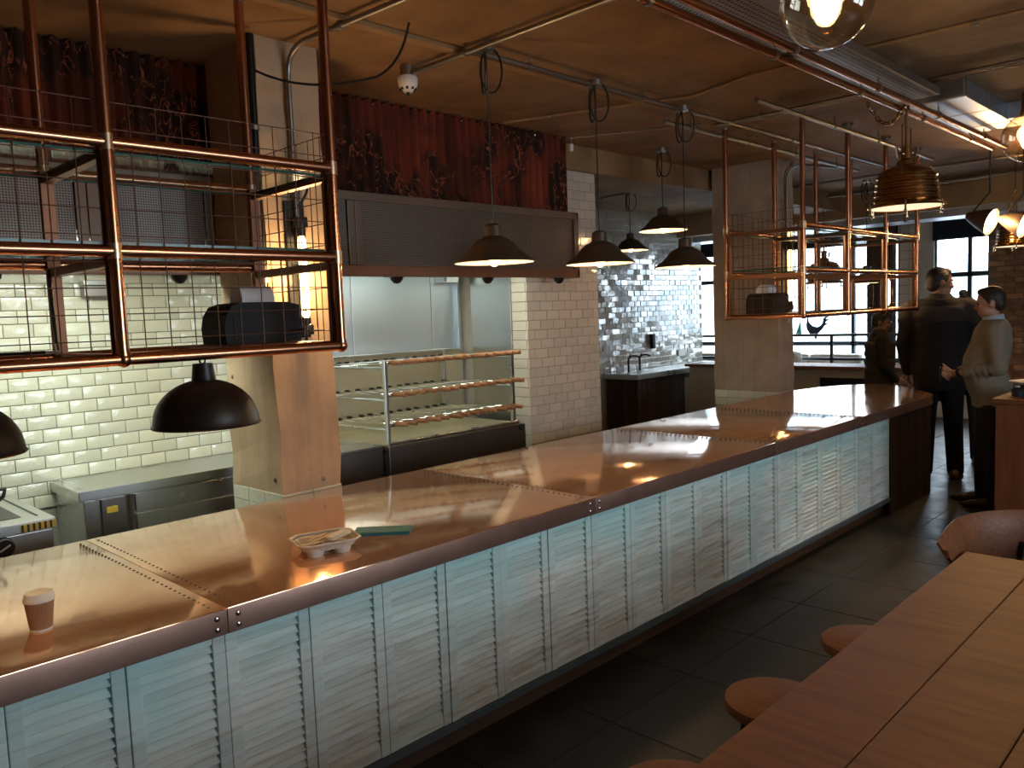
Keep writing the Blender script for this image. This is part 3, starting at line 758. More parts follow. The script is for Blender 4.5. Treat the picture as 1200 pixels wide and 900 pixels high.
t = thing('pillar_socket_box', 'white junction box with a black cable on the board-marked pillar above the tube lamp', 'box', (2.24, 3.66, 2.44))
MB().lathe([(.0001, 0), (.04, 0), (.045, .02), (.04, .035), (.0001, .035)], (2.24, 3.685, 2.50), 20, Matrix.Rotation(PI/2, 3, 'X')).build('box', 'white', t, True)
MB().tube(bez((2.25, 3.65, 2.50), (2.30, 3.60, 2.46), (2.22, 3.64, 2.36)), .007, 6).build('cable', 'black', t, True)

# ================================================================ PENDANT LAMPS
def cord_loop(x, y, z, t, s=1.):
    for dx, dy in ((.0, .025), (.012, -.02)):
        pts = [(x+dx+.055*s*math.sin(a)*math.cos(dy*40), y+dy+.055*s*math.sin(a)*math.sin(dy*40), z-.11*s-.11*s*math.cos(a)) for a in [2*PI*i/20 for i in range(20)]]
        MB().tube(pts, .0055, 6, closed=True).build('cord_coil', 'black', t, True)
def pendant(x, y, zr, lab, R_=.21, zt=CEIL-.05):
    t = thing('enamel_pendant_lamp', lab, 'lamp', (x, y, zr), 'brown pendant lamps over the counter')
    pr = [(R_, 0), (R_*.97, .010), (R_*.86, .026), (R_*.73, .046), (R_*.63, .068), (R_*.54, .092), (R_*.43, .112), (R_*.31, .124), (.053, .130), (.048, .134), (.044, .186), (.030, .196), (.012, .200), (.0001, .201)]
    MB().lathe(pr, (x, y, zr), 36).build('shade', 'shade_brown', t, True)
    MB().lathe([(r*.985-.001, z-.003) for r, z in pr[:9]], (x, y, zr), 36).build('shade_lining', 'shade_in', t, True)
    MB().tube([(R_*math.cos(a)+x, R_*math.sin(a)+y, zr) for a in [2*PI*i/36 for i in range(36)]], .004, 6, closed=True).build('rolled_rim', 'shade_brown', t, True)
    MB().ball((x, y, zr+.022), (.032, .032, .045), 16, 10).build('bulb', 'bulb', t, True)
    MB().lathe([(.018, .06), (.018, .13)], (x, y, zr), 14, None, True).build('lamp_holder', 'black', t, True)
    MB().tube([(x, y, zr+.195), (x, y, zt)], .004, 6).build('cord', 'black', t)
    MB().lathe([(.0001, 0), (.045, 0), (.045, -.03), (.0001, -.035)], (x, y, zt+.02), 18).build('ceiling_rose', 'galv', t, True)
    cord_loop(x, y, zt, t)
    lamp_light((x, y, zr+.012), 22, WARM, .035, t)
CY = 3.08
pendant(2.99, 3.03, 2.052, 'lit brown enamel pendant lamp hung nearest the smoke detector')
pendant(3.945, CY, 2.065, 'lit brown enamel pendant lamp, second from the smoke detector along the conduit')
pendant(4.915, 3.09, 2.062, 'lit brown enamel pendant lamp hung nearest the smooth pillar')
pendant(6.02, 4.00, 2.45, 'lit brown enamel pendant lamp hung high behind the row over the counter')
pendant(7.75, 5.60, 2.46, 'lit brown enamel pendant lamp hung in front of the glossy tiled sink wall')

def dome(x, y, zr, lab, R_=.172):
    t = thing('black_dome_lamp', lab, 'lamp', (x, y, zr), 'black dome lamps under the copper rack')
    pr = [(R_, 0), (R_+.004, .004), (R_-.001, .010)]
    pr += [(R_*math.cos(a)*.985, .012+R_*.84*math.sin(a)) for a in [PI/2*i/14 for i in range(1, 13)]]
    zc = pr[-1][1]
    pr += [(.0385, zc+.004), (.032, zc+.056), (.0001, zc+.058)]
    MB().lathe(pr, (x, y, zr), 44).build('shade', 'black_shade', t, True)
    MB().lathe([(r*.975, z-.003) for r, z in pr[2:14]], (x, y, zr), 40).build('shade_lining', 'dome_in', t, True)
    MB().ball((x, y, zr+.075), (.028, .028, .038), 14, 8).build('bulb', 'bulb', t, True)
    MB().lathe([(.017, .105), (.017, .15)], (x, y, zr), 12, None, True).build('lamp_holder', 'black', t, True)
    zt = zr+zc+.056; c_ = (x, y, zt+.018)
    MB().tube([(x+.011*math.sin(a), y, zt+.020-.024*math.cos(a)) for a in [2*PI*i/16 for i in range(16)]], .0035, 6, closed=True).build('hook', 'black_metal', t, True)
    MB().tube([(x, y, zt+.040), (x, y, ZA-.015)], .0035, 6).build('cord', 'black', t)
    lamp_light((x, y, zr+.075), 3.2, WARM, .045, t)
dome(1.206, FY, 1.446, 'black dome lamp with a hook hanging over the copper counter beside the pillar')
dome(.49, FY, 1.446, 'black dome lamp hanging over the copper counter above the paper cup')
dome(-.23, FY, 1.446, 'black dome lamp hanging at the end of the counter away from the pillar')

# ================================================================ CEILING SERVICES
def conduit(pts, r, lab, mat_='galv', name='steel_conduit', group=None, top=CEIL):
    t = thing(name, lab, 'pipe', pts[0], group)
    MB().tube(pts, r, 10).build('pipe', mat_, t, True)
    P = [Vector(p) for p in pts]
    for a, b in zip(P, P[1:]):
        L = (b-a).length
        if L < .5: continue
        for k in range(int(L/1.1)+1):
            q = a+(b-a)*((k+.4)/(int(L/1.1)+1)); d = (b-a).normalized()
            MB().tube([q-d*.012, q+d*.012], r+.006, 10).build('saddle', 'galv', t, True)
            if abs(d.z) < .5: MB().tube([q, (q.x, q.y, top)], .005, 6).build('hanger', 'galv', t)
    return t
conduit([(2.95, 3.09, 3.13), (12.6, 3.09, 3.13)], .013, 'steel conduit carrying the pendant lamps along the ceiling')
conduit([(2.95, 3.56, 3.13), (2.95, -1.6, 3.13)], .014, 'steel conduit running from the smoke detector across the ceiling')
conduit([(5.0, FY-.045, 3.10), (8.5, FY-.045, 3.10)], .016, 'steel conduit above the aisle side of the window-end copper rack')
conduit([(5.0, BY+.045, 3.10), (8.5, BY+.045, 3.10)], .016, 'steel conduit above the kitchen side of the window-end copper rack')
conduit([(5.60, 3.25, 3.14), (5.60, -1.6, 3.14)], .013, 'steel conduit crossing the ceiling beside the window-end copper rack')
conduit([(5.69, 3.24, 3.145), (5.69, -1.6, 3.145)], .011, 'thinner steel conduit crossing the ceiling beside the window-end copper rack')
conduit([(4.30, 4.2, 3.166), (4.62, 3.35, 3.166), (4.80, 2.95, 3.166), (4.66, 2.45, 3.166), (4.85, -1.0, 3.166)], .011, 'kinked pale conduit crossing over the pendant lamp conduit', 'ceil_strip')
conduit([(9.3, 4.4, 3.14), (9.3, -1.6, 3.14)], .016, 'steel conduit crossing the ceiling far beyond the copper rack')
conduit([(10.4, 4.4, 3.12), (10.4, -1.6, 3.12)], .02, 'thick steel conduit crossing the ceiling near the street windows')
conduit([(7.9, 6.5, 3.12), (7.62, 4.5, 3.12)], .014, 'steel conduit on the ceiling behind the smooth pillar')
# bent conduits on the pillars
pts = [(2.22, 3.66, 2.10), (2.22, 3.66, 2.95)]+bez((2.22, 3.66, 3.0), (2.22, 3.66, 3.12), (2.23, 3.52, 3.14), 6)+[(2.28, 2.8, 3.14), (2.28, 2.6, 3.14)]
conduit(pts, .014, 'bent steel conduit climbing the board-marked pillar to the ceiling')
conduit([(1.985, 3.62, 1.70), (2.0, 3.62, 3.15)], .020, 'black pipe running up beside the board-marked pillar', 'black_metal', 'black_pipe')
conduit([(7.66, 3.655, 1.6), (7.66, 3.655, 2.9)]+bez((7.66, 3.655, 2.95), (7.66, 3.655, 3.1), (7.75, 3.55, 3.12), 6)+[(8.4, 3.45, 3.14)], .013, 'bent steel conduit climbing the smooth pillar')
o = MB().tube(bez((2.0, 3.60, 2.98), (2.15, 3.40, 2.84), (2.42, 3.2, 2.93), 8)+bez((2.42, 3.2, 2.93), (2.50, 3.1, 2.98), (2.47, 3.0, 3.14), 8)[1:], .006, 6).build('sagging_cable', 'black', None, True)
tag(o, 'thin black cable sagging across the board-marked pillar below the ceiling', 'cable')
# copper pipe pair
for y, lab in ((1.80, 'copper pipe hung from the ceiling beside the perforated cable tray'), (1.90, 'copper pipe hung from the ceiling on the counter side of its twin')):
    conduit([(.2, y, 3.0), (7.75, y, 3.0)], .020, lab, 'copper', 'copper_service_pipe', None, 3.058)
t = thing('pipe_bracket', 'steel bracket plate joining the two ceiling copper pipes', 'bracket', (4.02, 1.85, 3.0))
MB().bbox(3.97, 4.07, 1.77, 1.93, 3.022, 3.03, .002).build('plate', 'galv', t); MB().tube(bez((4.05, 1.78, 3.03), (4.12, 1.70, 3.055), (4.02, 1.68, 3.09)), .006, 6).build('hook', 'galv', t)
# perforated tray + ducts
t = thing('cable_tray', 'perforated steel cable tray fixed to the ceiling above the copper pipes', 'tray', (3.6, 1.62, 3.08))
MB().box(.2, 5.7, 1.70, 1.985, 3.06, 3.064).build('perforated_base', 'tray_mesh', t)
MB().box(.2, 5.7, 1.695, 1.70, 3.06, 3.105).box(.2, 5.7, 1.985, 1.99, 3.06, 3.105).build('side_flange', 'galv', t)
t = thing('flat_duct', 'flat shiny steel duct turning a corner on the ceiling near the brass ship lamp', 'duct', (6.6, 1.6, 3.045))
MB().bbox(5.86, 7.25, 1.60, 1.95, 3.06, CEIL-.002, .006).build('duct_body', 'duct', t)
MB().bbox(6.90, 7.25, -1.6, 1.598, 3.06, CEIL-.002, .006).build('duct_branch', 'duct', t)
for x in (5.88, 6.45, 7.0): MB().bbox(x-.012, x+.012, 1.592, 1.958, 3.058, CEIL-.001, .003).build('seam_band', 'galv', t)
for y in (1.2, .4, -.4): MB().bbox(6.892, 7.258, y-.012, y+.012, 3.058, CEIL-.001, .003).build('seam_band', 'galv', t)
t = thing('steel_air_duct', 'rectangular steel air duct running across the ceiling by the street windows', 'duct', (11.6, 4.0, 2.78))
MB().bbox(11.4, 11.9, .2, 8.5, 2.80, 3.12, .01).build('duct_body', 'duct', t)
for y in (1.4, 2.6, 3.8, 5.0, 6.2, 7.4): MB().bbox(11.38, 11.92, y-.02, y+.02, 2.785, 3.14, .004).build('flange', 'galv', t)
o = MB().bbox(10.9, 11.1, .2, 7.0, 2.86, CEIL, .01).build('ceiling_beam', 'ceil_strip'); tag(o, 'downstand beam on the ceiling in front of the air duct', 'beam')
o = MB().bbox(.4, 9.5, 3.20, 3.26, 3.155, CEIL-.0005, .004).build('trim_1', 'ceil_strip'); struct(o)
# smoke detector
t = thing('smoke_detector', 'white smoke detector on the ceiling conduit', 'smoke detector', (2.95, 3.62, 3.02))
MB().lathe([(.0001, 0), (.026, .0), (.030, .012), (.050, .026), (.056, .05), (.056, .075), (.05, .085), (.0001, .085)], (2.95, 3.62, 3.035), 24).build('housing', 'white', t, True)
MB().lathe([(.0001, -.02), (.008, -.016), (.008, .002), (.0001, .002)], (2.95, 3.62, 3.035), 10).build('sensor_tip', 'black_plastic', t, True)
for k in range(8):
    a = 2*PI*k/8; MB().bbox(2.95+.041*math.cos(a)-.005, 2.95+.041*math.cos(a)+.005, 3.62+.041*math.sin(a)-.005, 3.62+.041*math.sin(a)+.005, 3.045, 3.062, .001).build('vent_slot', 'black_plastic', t)
MB().lathe([(.04, 0), (.04, .06)], (2.95, 3.62, 3.12), 16, None, True).build('mount', 'galv', t, True)
t = thing('ceiling_sensor', 'small white sensor hanging from the ceiling above the rusted cladding end', 'sensor', (5.05, 4.2, 2.98))
MB().lathe([(.0001, 0), (.02, .01), (.02, .06), (.0001, .07)], (5.05, 4.2, 3.04), 12).build('body', 'white', t, True); MB().tube([(5.05, 4.2, 3.1), (5.05, 4.2, CEIL)], .006, 6).build('stem', 'galv', t); MB().tube([(5.05, 4.2, 3.15), (5.5, 3.3, 3.15)], .009, 8).build('feed_conduit', 'galv', t)
# globe bulbs
def globe(x, y, z, r, lab):
    t = thing('globe_bulb_lamp', lab, 'lamp', (x, y, z-r), 'clear globe bulbs over the wooden table')
    MB().ball((x, y, z), r, 32, 20).build('glass_globe', 'globe', t, True)
    MB().lathe([(.0001, -.048), (.020, -.036), (.030, -.006), (.030, .02), (.020, .05), (.0001, .06)], (x, y, z), 16).build('filament', 'filament', t, True)
    MB().lathe([(.03, 0), (.026, .03), (.024, .09), (.0001, .095)], (x, y, z+r*.93), 18).build('cap', 'brass', t, True)
    MB().tube([(x, y, z+r+.08), (x, y, CEIL)], .004, 6).build('cord', 'black', t)
    MB().lathe([(.0001, -.03), (.045, -.03), (.045, 0)], (x, y, CEIL), 18).build('ceiling_rose', 'galv', t, True)
    cord_loop(x+.05, y, CEIL-.02, t, .8)
    lamp_light((x, y, z-.02), 7, WARM, .05, t)
globe(1.745, .742, 2.41, .096, 'clear globe bulb hung over the wooden table near the stools')
globe(3.847, .815, 2.407, .096, 'clear globe bulb hung over the end of the wooden table by the chair')
# brass ship's pendant
def brass_lamp(x, y, zr, R_, lab, top, chain=True):
    t = thing('brass_pendant_lamp', lab, 'lamp', (x, y, zr), 'ribbed brass pendant lamps')
    k = R_/.21
    pr = [(.21, 0), (.215, .006), (.205, .016), (.175, .03)]
    z = .03; r = .172
    for i in range(5):
        pr += [(r, z+.004), (r+.009, z+.012), (r+.006, z+.024), (r-.003, z+.030)]; z += .034; r -= .004
    pr += [(r-.006, z+.010), (r-.025, z+.024), (r-.060, z+.038), (.055, z+.050), (.05, z+.075), (.03, z+.085), (.026, z+.16), (.0001, z+.165)]
    MB().lathe([(a*k, b*k) for a, b in pr], (x, y, zr), 40).build('ribbed_shade', 'brass', t, True)
    MB().lathe([(.0001, .012*k), (.18*k, .012*k), (.20*k, .004*k)], (x, y, zr), 36).build('lens', 'shade_in', t, True)
    for i in range(6):
        a = 2*PI*i/6+.3; q = Vector((x+.215*k*math.cos(a), y+.215*k*math.sin(a), zr-.01*k))
        cl = MB().tube([q+Vector((0, 0, -.02*k)), q+Vector((0, 0, .035*k))], .006*k, 8).build('clamp_bolt', 'chrome', t, True)
        MB().ball(q+Vector((0, 0, -.024*k)), .011*k, 10, 6).build('wing_nut', 'chrome', cl, True)
    zt = zr+(z+.16)*k
    for s in (-1, 1):
        w = MB().tube([(x, y, zt-.05*k), (x+s*.085*k, y-s*.02*k, zt-.045*k)], .006*k, 8).build('wing_screw', 'chrome', t, True)
        MB().tube([(x+s*.075*k, y-s*.02*k, zt-.075*k), (x+s*.10*k, y-s*.02*k, zt-.015*k)], .008*k, 8).build('wing_tip', 'chrome', w, True)
    MB().tube([(x-.07*k, y, zt-.03*k), (x-.07*k, y, zt+.11*k), (x+.07*k, y, zt+.11*k), (x+.07*k, y, zt-.03*k)], .005*k, 8).build('yoke', 'brass', t, True)
    MB().tube([(x, y, zt), (x, y, zt+.20*k)], .009*k, 10).build('stem', 'brass', t, True)
    MB().tube([(x+.028*k*math.sin(a), y, zt+.228*k+.028*k*math.cos(a)) for a in [2*PI*i/18 for i in range(18)]], .007*k, 8, closed=True).build('ring', 'brass', t, True)
    p0 = Vector((x, y, zt+.255*k)); p1 = Vector(top)
    if chain:
        mid = (p0+p1)/2+Vector((0, 0, -.30)); pts = bez(p0, mid, p1, 40)
        L = (p1-p0).length; n = int(L/.034)
        for i in range(n):
            f = (i+.5)/n; q = pts[int(f*40)]; d = (pts[min(40, int(f*40)+1)]-pts[max(0, int(f*40)-1)]).normalized(); u = d.orthogonal().normalized()
            if i % 2: u = d.cross(u)
            MB().tube([q+d*.026*math.cos(a)+u*.014*math.sin(a) for a in [2*PI*j/12 for j in range(12)]], .0050, 6, closed=True).build('chain_link', 'brass', t, True)
        MB().tube([(x, y, zt+.255*k), (x, y, 3.058)], .003, 6).build('cord', 'black', t)
    else: MB().tube([p0, p1], .005, 6).build('cord', 'black', t)
    L = bpy.data.lights.new('light_source', 'SPOT'); L.energy = 48; L.color = (1.0, .74, .40); L.spot_size = math.radians(52); L.spot_blend = .8; L.shadow_soft_size = .08
    o = bpy.data.objects.new('light_source', L); COL.objects.link(o); o.parent = t; o.location = (0, 0, -.02)
brass_lamp(5.565, 1.85, 2.361, .228, 'ribbed brass ship lamp hanging on a chain over the aisle', (5.66, 2.14, 3.12))
brass_lamp(10.6, 4.55, 2.02, .25, 'ribbed brass lamp hanging by the street window beyond the copper rack', (10.6, 4.55, CEIL), False)
pendant(9.6, 3.62, 1.98, 'lit brown enamel pendant lamp hung in front of the street window', .16)
brass_lamp(9.6, 2.14, 2.27, .2, 'ribbed brass lamp hanging in front of the brick wall', (9.6, 2.14, CEIL), False)
# tilted spot shades at far right
def spot(x, y, z, lab):
    t = thing('tilted_spot_lamp', lab, 'lamp', (x, y, z), 'tilted spot shades near the brick wall')
    pr = [(.13, -.02), (.125, 0), (.09, .10), (.06, .17), (.035, .22), (.0001, .225)]
    d = Vector((-.13, -.93, -.35)).normalized()      # where the mouth points
    q = d.to_track_quat('-Z', 'Y').to_matrix()
    MB().lathe(pr, (x, y, z), 28, q).build('shade', 'shade_brown', t, True)
    MB().lathe([(.0001, .02), (.118, .0)], (x, y, z), 28, q).build('lit_mouth', 'strip_warm', t, True)
    MB().tube([Vector((x, y, z))+q @ Vector((0, 0, .2)), (x, y, z+.28), (x, y, CEIL)], .008, 8).build('arm', 'black_metal', t, True)
    lamp_light(Vector((x, y, z))+d*.06, 22, WARM, .06, t)
MAT['strip_warm'] = glow('lit_spot_mouth', (1.0, .84, .55), 2.5)
spot(8.95, 2.21, 2.495, 'lit tilted spot shade beside the navy blind')
spot(9.05, 1.95, 2.45, 'lit tilted spot shade in front of the brick wall')

# ================================================================ KITCHEN LINE BEHIND THE COUNTER
# steel worktop cabinet
t = thing('steel_worktop_cabinet', 'stainless steel worktop cabinet against the white tiles beside the pillar', 'cabinet', (1.95, 5.0, 0))
X0, X1, Y0, Y1 = 1.43, 2.78, 4.745, 5.245
MB().bbox(X0, X1, Y0, Y1, .845, .90, .004).build('worktop', 'steel', t)
MB().box(X0+.025, X1-.02, Y0+.03, Y1, .1, .844).build('carcass', 'steel', t)
MB().bbox(X0+.025, X0+.09, Y0+.012, Y0+.03, .1, .84, .003).build('corner_post', 'steel', t)
d = MB().bbox(X0+.115, X0+.24, Y0+.010, Y0+.03, .12, .835, .003).build('drawer_front', 'steel_dark', t)
MB().bbox(X0+.14, X0+.20, Y0+.007, Y0+.0105, .755, .79, .001).build('warning_label', 'yellow', d)
d = MB().bbox(X0+.30, X1-.03, Y0+.008, Y0+.03, .12, .72, .003).build('door', 'steel', t)
MB().tube([(X0+.36, Y0-.02, .52), (X0+.36, Y0-.02, .62)], .008, 8).build('handle', 'black_metal', d, True)
MB().bbox(X0+.30, X1-.03, Y0+.010, Y0+.03, .735, .835, .003).build('top_panel', 'steel', t)
MB().tube([(X0+.27, Y0+.0, .12), (X0+.27, Y0+.0, .84)], .012, 10).build('vertical_pipe', 'chrome', t, True)
for x in (X0+.06, X1-.06):
    for y in (Y0+.06, Y1-.06): MB().tube([(x, y, 0), (x, y, .1)], .02, 10).build('foot', 'black_metal', t)
# fryer
t = thing('deep_fryer', 'stainless steel deep fryer with basket handle and black knob beside the worktop cabinet', 'fryer', (.78, 4.6, 0))
X0, X1, Y0, Y1 = .42, 1.155, 4.235, 5.12
MB().bbox(X0, X1, Y0+.012, Y1, .1, .845, .004).build('body', 'steel', t)
tp = MB().bbox(X0-.01, X1+.012, Y0, Y1+.02, .846, .90, .005).build('hob_top', 'steel', t)
MB().box(X0+.12, X1-.10, Y0+.13, Y1-.18, .9003, .902).build('oil_well', 'black', tp)
MB().box(X1-.045, X1-.035, Y0+.10, Y1-.05, .9003, .9025).build('drip_groove', 'black', tp)
MB().bbox(X1-.14, X1+.0125, Y0-.002, Y0, .853, .888, .0008).build('hazard_tape', 'yellow', tp)
for k in range(6): MB().box(X1-.135+.024*k, X1-.125+.024*k, Y0-.0032, Y0-.0022, .853, .888, None).build('tape_stripe', 'black', tp)
kb = MB().lathe([(.0001, .03), (.038, .03), (.044, .02), (.046, 0)], (.945, Y0+.012, .80), 24, Matrix.Rotation(PI/2, 3, 'X')).build('knob', 'black_plastic', t, True)
MB().box(-.025, .025, Y0-.021, Y0-.019, -.004, .004, Matrix.Translation((.945, 0, .80)) @ Matrix.Rotation(-.5, 4, 'Y')).build('pointer', 'white', kb)
for x in (X0+.06, X1-.06):
    for y in (Y0+.08, Y1-.06): MB().tube([(x, y, 0), (x, y, .1)], .022, 10).build('foot', 'black_metal', t)
t = thing('fryer_basket', 'wire fryer basket with a black looped handle sitting in the fryer', 'basket', (.86, 4.55, .9))
b = MB()
for k in range(7): b.tube([(.66+.05*k, 4.42, .96), (.66+.05*k, 4.42, .905), (.66+.05*k, 4.78, .905), (.66+.05*k, 4.78, .96)], .002, 5)
b.tube([(.64, 4.40, .962), (.98, 4.40, .962), (.98, 4.80, .962), (.64, 4.80, .962)], .004, 6, closed=True)
b.build('wire_basket', 'chrome', t)
MB().tube([(.90, 4.40, .962), (.90, 4.34, 1.03), (.93, 4.30, 1.06), (.985, 4.30, 1.06), (.985, 4.34, 1.02), (.94, 4.40, .962)], .009, 8).build('handle', 'black_plastic', t, True)
t = thing('plastic_tub', 'clear plastic tub with a white lid standing on the deep fryer by the tiled wall', 'tub', (.98, 5.03, .9))
MB().lathe([(.0001, .002), (.072, 0), (.075, .005), (.085, .13), (.085, .135)], (.98, 5.03, .902), 24).build('body', 'steel_cool', t, True)
MB().lathe([(.085, .125), (.09, .128), (.09, .15), (.08, .16), (.0001, .16)], (.98, 5.03, .902), 24).build('lid', 'white', t, True)
o = MB().bbox(.2, 1.05, 5.06, 5.24, .905, .93, .004).build('fryer_splash_ledge', 'steel'); tag(o, 'low steel ledge behind the deep fryer', 'ledge')
# grill
g = thing('skewer_grill', 'steel skewer grill with three open racks under the hood', 'grill', (3.8, 4.7, 0))
GX0, GX1, GY0, GY1 = 3.175, 4.48, 4.30, 5.15
MB().bbox(GX0, GX1, GY0, GY1, .1, .70, .004).build('base', 'steel_dark', g)
MB().bbox(GX0, GX1, GY0-.03, GY0, .70, .935, .004).build('front_panel', 'steel_dark', g)
MB().box(GX0, GX1, GY0, GY1, .70, .90).build('burner_box', 'steel_dark', g)
MB().bbox(GX0+.01, GX1-.01, GY0, GY1, .905, .945, .004).build('drip_tray', 'steel_warm', g)
MB().tube([(GX0+.02, GY0-.01, .955), (GX1-.06, GY0-.01, .955)], .013, 10).build('tray_lip', 'steel', g, True)
for x in (GX0+.02, GX1-.10):
    MB().bbox(x-.013, x+.013, GY0-.013, GY0+.013, .935, 1.505, .003).build('post', 'steel', g)
    MB().bbox(x-.012, x+.012, GY1-.08, GY1-.056, .935, 1.505, .003).build('post', 'steel', g)
    for z in (1.07, 1.265, 1.48): MB().tube([(x, GY0, z-.025), (x, GY1-.06, z-.030)], .009, 8).build('side_rail', 'steel', g, True)
TI = (1.085, 1.282, 1.492)
for z in TI:
    MB().tube([(GX0, GY0+.02, z-.017), (GX1-.09, GY0+.02, z-.017)], .008, 8).build('rack_bar', 'steel', g, True)
    MB().tube([(GX0, GY1-.10, z-.050), (GX1-.09, GY1-.10, z-.050)], .008, 8).build('rack_bar', 'steel', g, True)
MB().bbox(GX0-.3, 4.655, 5.16, 5.175, .90, 1.50, .002).build('heat_shield', 'steel_warm', g)
MB().bbox(GX0-.3, 4.655, 5.08, 5.175, 1.50, 1.515, .003).build('shield_cap', 'steel', g)
MB().bbox(GX0-.36, GX0-.005, GY0+.03, GY1, .1, .93, .004).build('side_cabinet', 'steel_dark', g)
MB().bbox(GX0-.36, GX0-.005, GY0+.02, GY1, .93, .95, .004).build('side_top', 'steel', g)
for x, z in ((GX0+.02, .72), (GX1-.05, .915)):
    MB().lathe([(.0001, .02), (.022, .02), (.026, 0)], (x, GY0-.03, z), 14, Matrix.Rotation(PI/2, 3, 'X')).build('knob', 'black_plastic', g, True)
MB().lathe([(.006, 0), (.005, .004), (.0001, .005)], (3.83, GY0-.03, .80), 8, Matrix.Rotation(PI/2, 3, 'X')).build('screw', 'chrome', g)
rod_me = MB().tube([(0, 0, 0), (0, .84, -.033)], .0045, 6).mesh('rod'); rod_me.materials.append(MAT['chrome'])
blade_me = MB().tube([(0, .09, 0), (0, .12, -.004)], .011, 8).mesh('collar'); blade_me.materials.append(MAT['black_metal'])
tip_me = MB().tube([(0, .80, -.0315), (0, .845, -.033)], .012, 8).mesh('tip'); tip_me.materials.append(MAT['black_metal'])
hn = MB().lathe([(.0001, 0), (.012, .0), (.0165, .004), (.014, .02), (.0165, .05), (.018, .09), (.015, .122), (.0105, .132), (.0001, .133)], (0, 0, 0), 12, Matrix.Rotation(-PI/2, 3, 'X'))
h_me = hn.mesh('handle'); h_me.materials.append(MAT['handle_wood'])
for me in (rod_me, blade_me, tip_me, h_me):
    for p in me.polygons: p.use_smooth = True
for ti, (z, lab) in enumerate(zip(TI, ('bottom', 'middle', 'top'))):
    for i in range(13):
        x = GX0+.075+.0925*i+random.gauss(0, .006); dy = random.gauss(0, .012)
        s = thing('skewer', 'wooden-handled steel skewer on the %s grill rack, %s from the tiled pier' % (lab, ORD[12-i]), 'skewer', (x, 4.175+dy, z), 'skewers on the %s rack' % lab)
        inst(h_me, 'handle', s, (x, 4.175+dy-.0, z)); inst(rod_me, 'rod', s, (x, 4.265+dy, z)); inst(blade_me, 'collar', s, (x, 4.195+dy, z)); inst(tip_me, 'tip', s, (x, 4.265+dy, z))
# sink unit
t = thing('sink_counter', 'dark plank sink counter with a pale steel top against the glossy tiled wall', 'counter', (10.3, 6.7, 0))
MB().prism([(8.9, 6.37), (10.5, 6.39), (10.9, 6.44), (11.2, 6.60), (11.55, 6.68), (11.55, 6.95), (8.9, 6.95)], .83, .90).build('worktop', 'steel', t)
MB().prism([(8.95, 6.44), (10.5, 6.46), (10.85, 6.50), (11.18, 6.66), (11.5, 6.74), (11.5, 6.93), (8.95, 6.93)], 0, .829).build('carcass', 'dark_wood', t)
pl = MB().bbox(-.055, .055, -.010, .010, 0, .82, .003).mesh('plank'); pl.materials.append(MAT['dark_wood'])
for i in range(14): inst(pl, 'plank', t, (9.02+.115*i, 6.438, .0), (0, 0, 0), (1, random.uniform(.6, 1.3), 1))
for i in range(4): inst(pl, 'plank', t, (8.945, 6.50+.115*i, 0), (0, 0, PI/2))
def tap(x, y, where):
    t = thing('sink_tap', 'dark sink tap on the plank counter, the one %s' % where, 'tap', (x, y, .9), 'taps on the sink counter')
    MB().tube([(x, y, .90), (x, y, 1.08)], .016, 10).build('column', 'black_metal', t, True)
    MB().tube(bez((x, y, 1.06), (x+.02, y-.02, 1.16), (x+.10, y-.12, 1.10), 6), .011, 8).build('spout', 'black_metal', t, True)
    MB().tube([(x, y, 1.08), (x+.04, y-.01, 1.14)], .010, 8).build('lever', 'black_metal', t, True)
tap(9.32, 6.82, 'nearer the tiled pier'); tap(9.62, 6.84, 'nearer the wall socket')
t = thing('wall_socket', 'white wall socket on the glossy tiles above the sink counter', 'socket', (10.95, 6.99, 1.05))
MB().bbox(10.86, 11.04, 6.98, 6.998, 1.02, 1.12, .004).build('plate', 'white', t)
t = thing('towel_dispenser', 'dark wall dispenser on the glossy tiles', 'dispenser', (10.2, 6.95, 1.2))
MB().bbox(10.10, 10.17, 6.93, 6.995, 1.18, 1.40, .01).build('body', 'black_plastic', t)

# ================================================================ BACK BAR, RAIL AND BENCH BY THE WINDOW
t = thing('back_bar', 'cream back bar with a dark undercounter fridge near the street window', 'counter', (10.2, 4.9, 0))
MB().bbox(9.95, 10.5, 3.3, 6.3, .935, .975, .006).build('bar_top', 'table_wood', t)
MB().box(10.0, 10.48, 3.35, 6.25, 0, .934).build('front', 'cream', t)
MB().bbox(9.985, 10.0, 3.45, 4.35, .1, .83, .004).build('fridge_door', 'black_metal', t)
for y in (4.45, 5.1, 5.75): MB().bbox(9.985, 10.0, y, y+.58, .1, .78, .004).build('panel', 'cream', t)
t = thing('metal_railing', 'dark metal railing in front of the street window bench', 'railing', (11.9, 5.9, 0))
for z in (1.285, .93): MB().bbox(11.88, 11.92, 4.0, 7.9, z-.02, z+.02, .004).build('rail', 'frame_blue', t)
for y in (4.02, 5.0, 5.85, 6.9, 7.88): MB().bbox(11.88, 11.92, y-.02, y+.02, 0, 1.27, .004).build('post', 'frame_blue', t)
t = thing('window_bench', 'upholstered cream bench under the wide street window', 'bench', (12.5, 6.2, 0))
MB().bbox(12.25, 12.88, 4.85, 8.2, 0, .42, .01).build('plinth', 'brown_wood', t)
for a, b in ((4.9, 5.7), (5.72, 6.9), (6.92, 8.1)):
    MB().bbox(12.25, 12.88, a, b, .42, .54, .04).build('seat_cushion', 'cushion', t); MB().bbox(12.70, 12.88, a, b, .54, .95, .05).build('back_cushion', 'cushion', t)
t = thing('cream_armchair', 'low cream padded seat behind the metal railing', 'seat', (11.4, 5.75, 0))
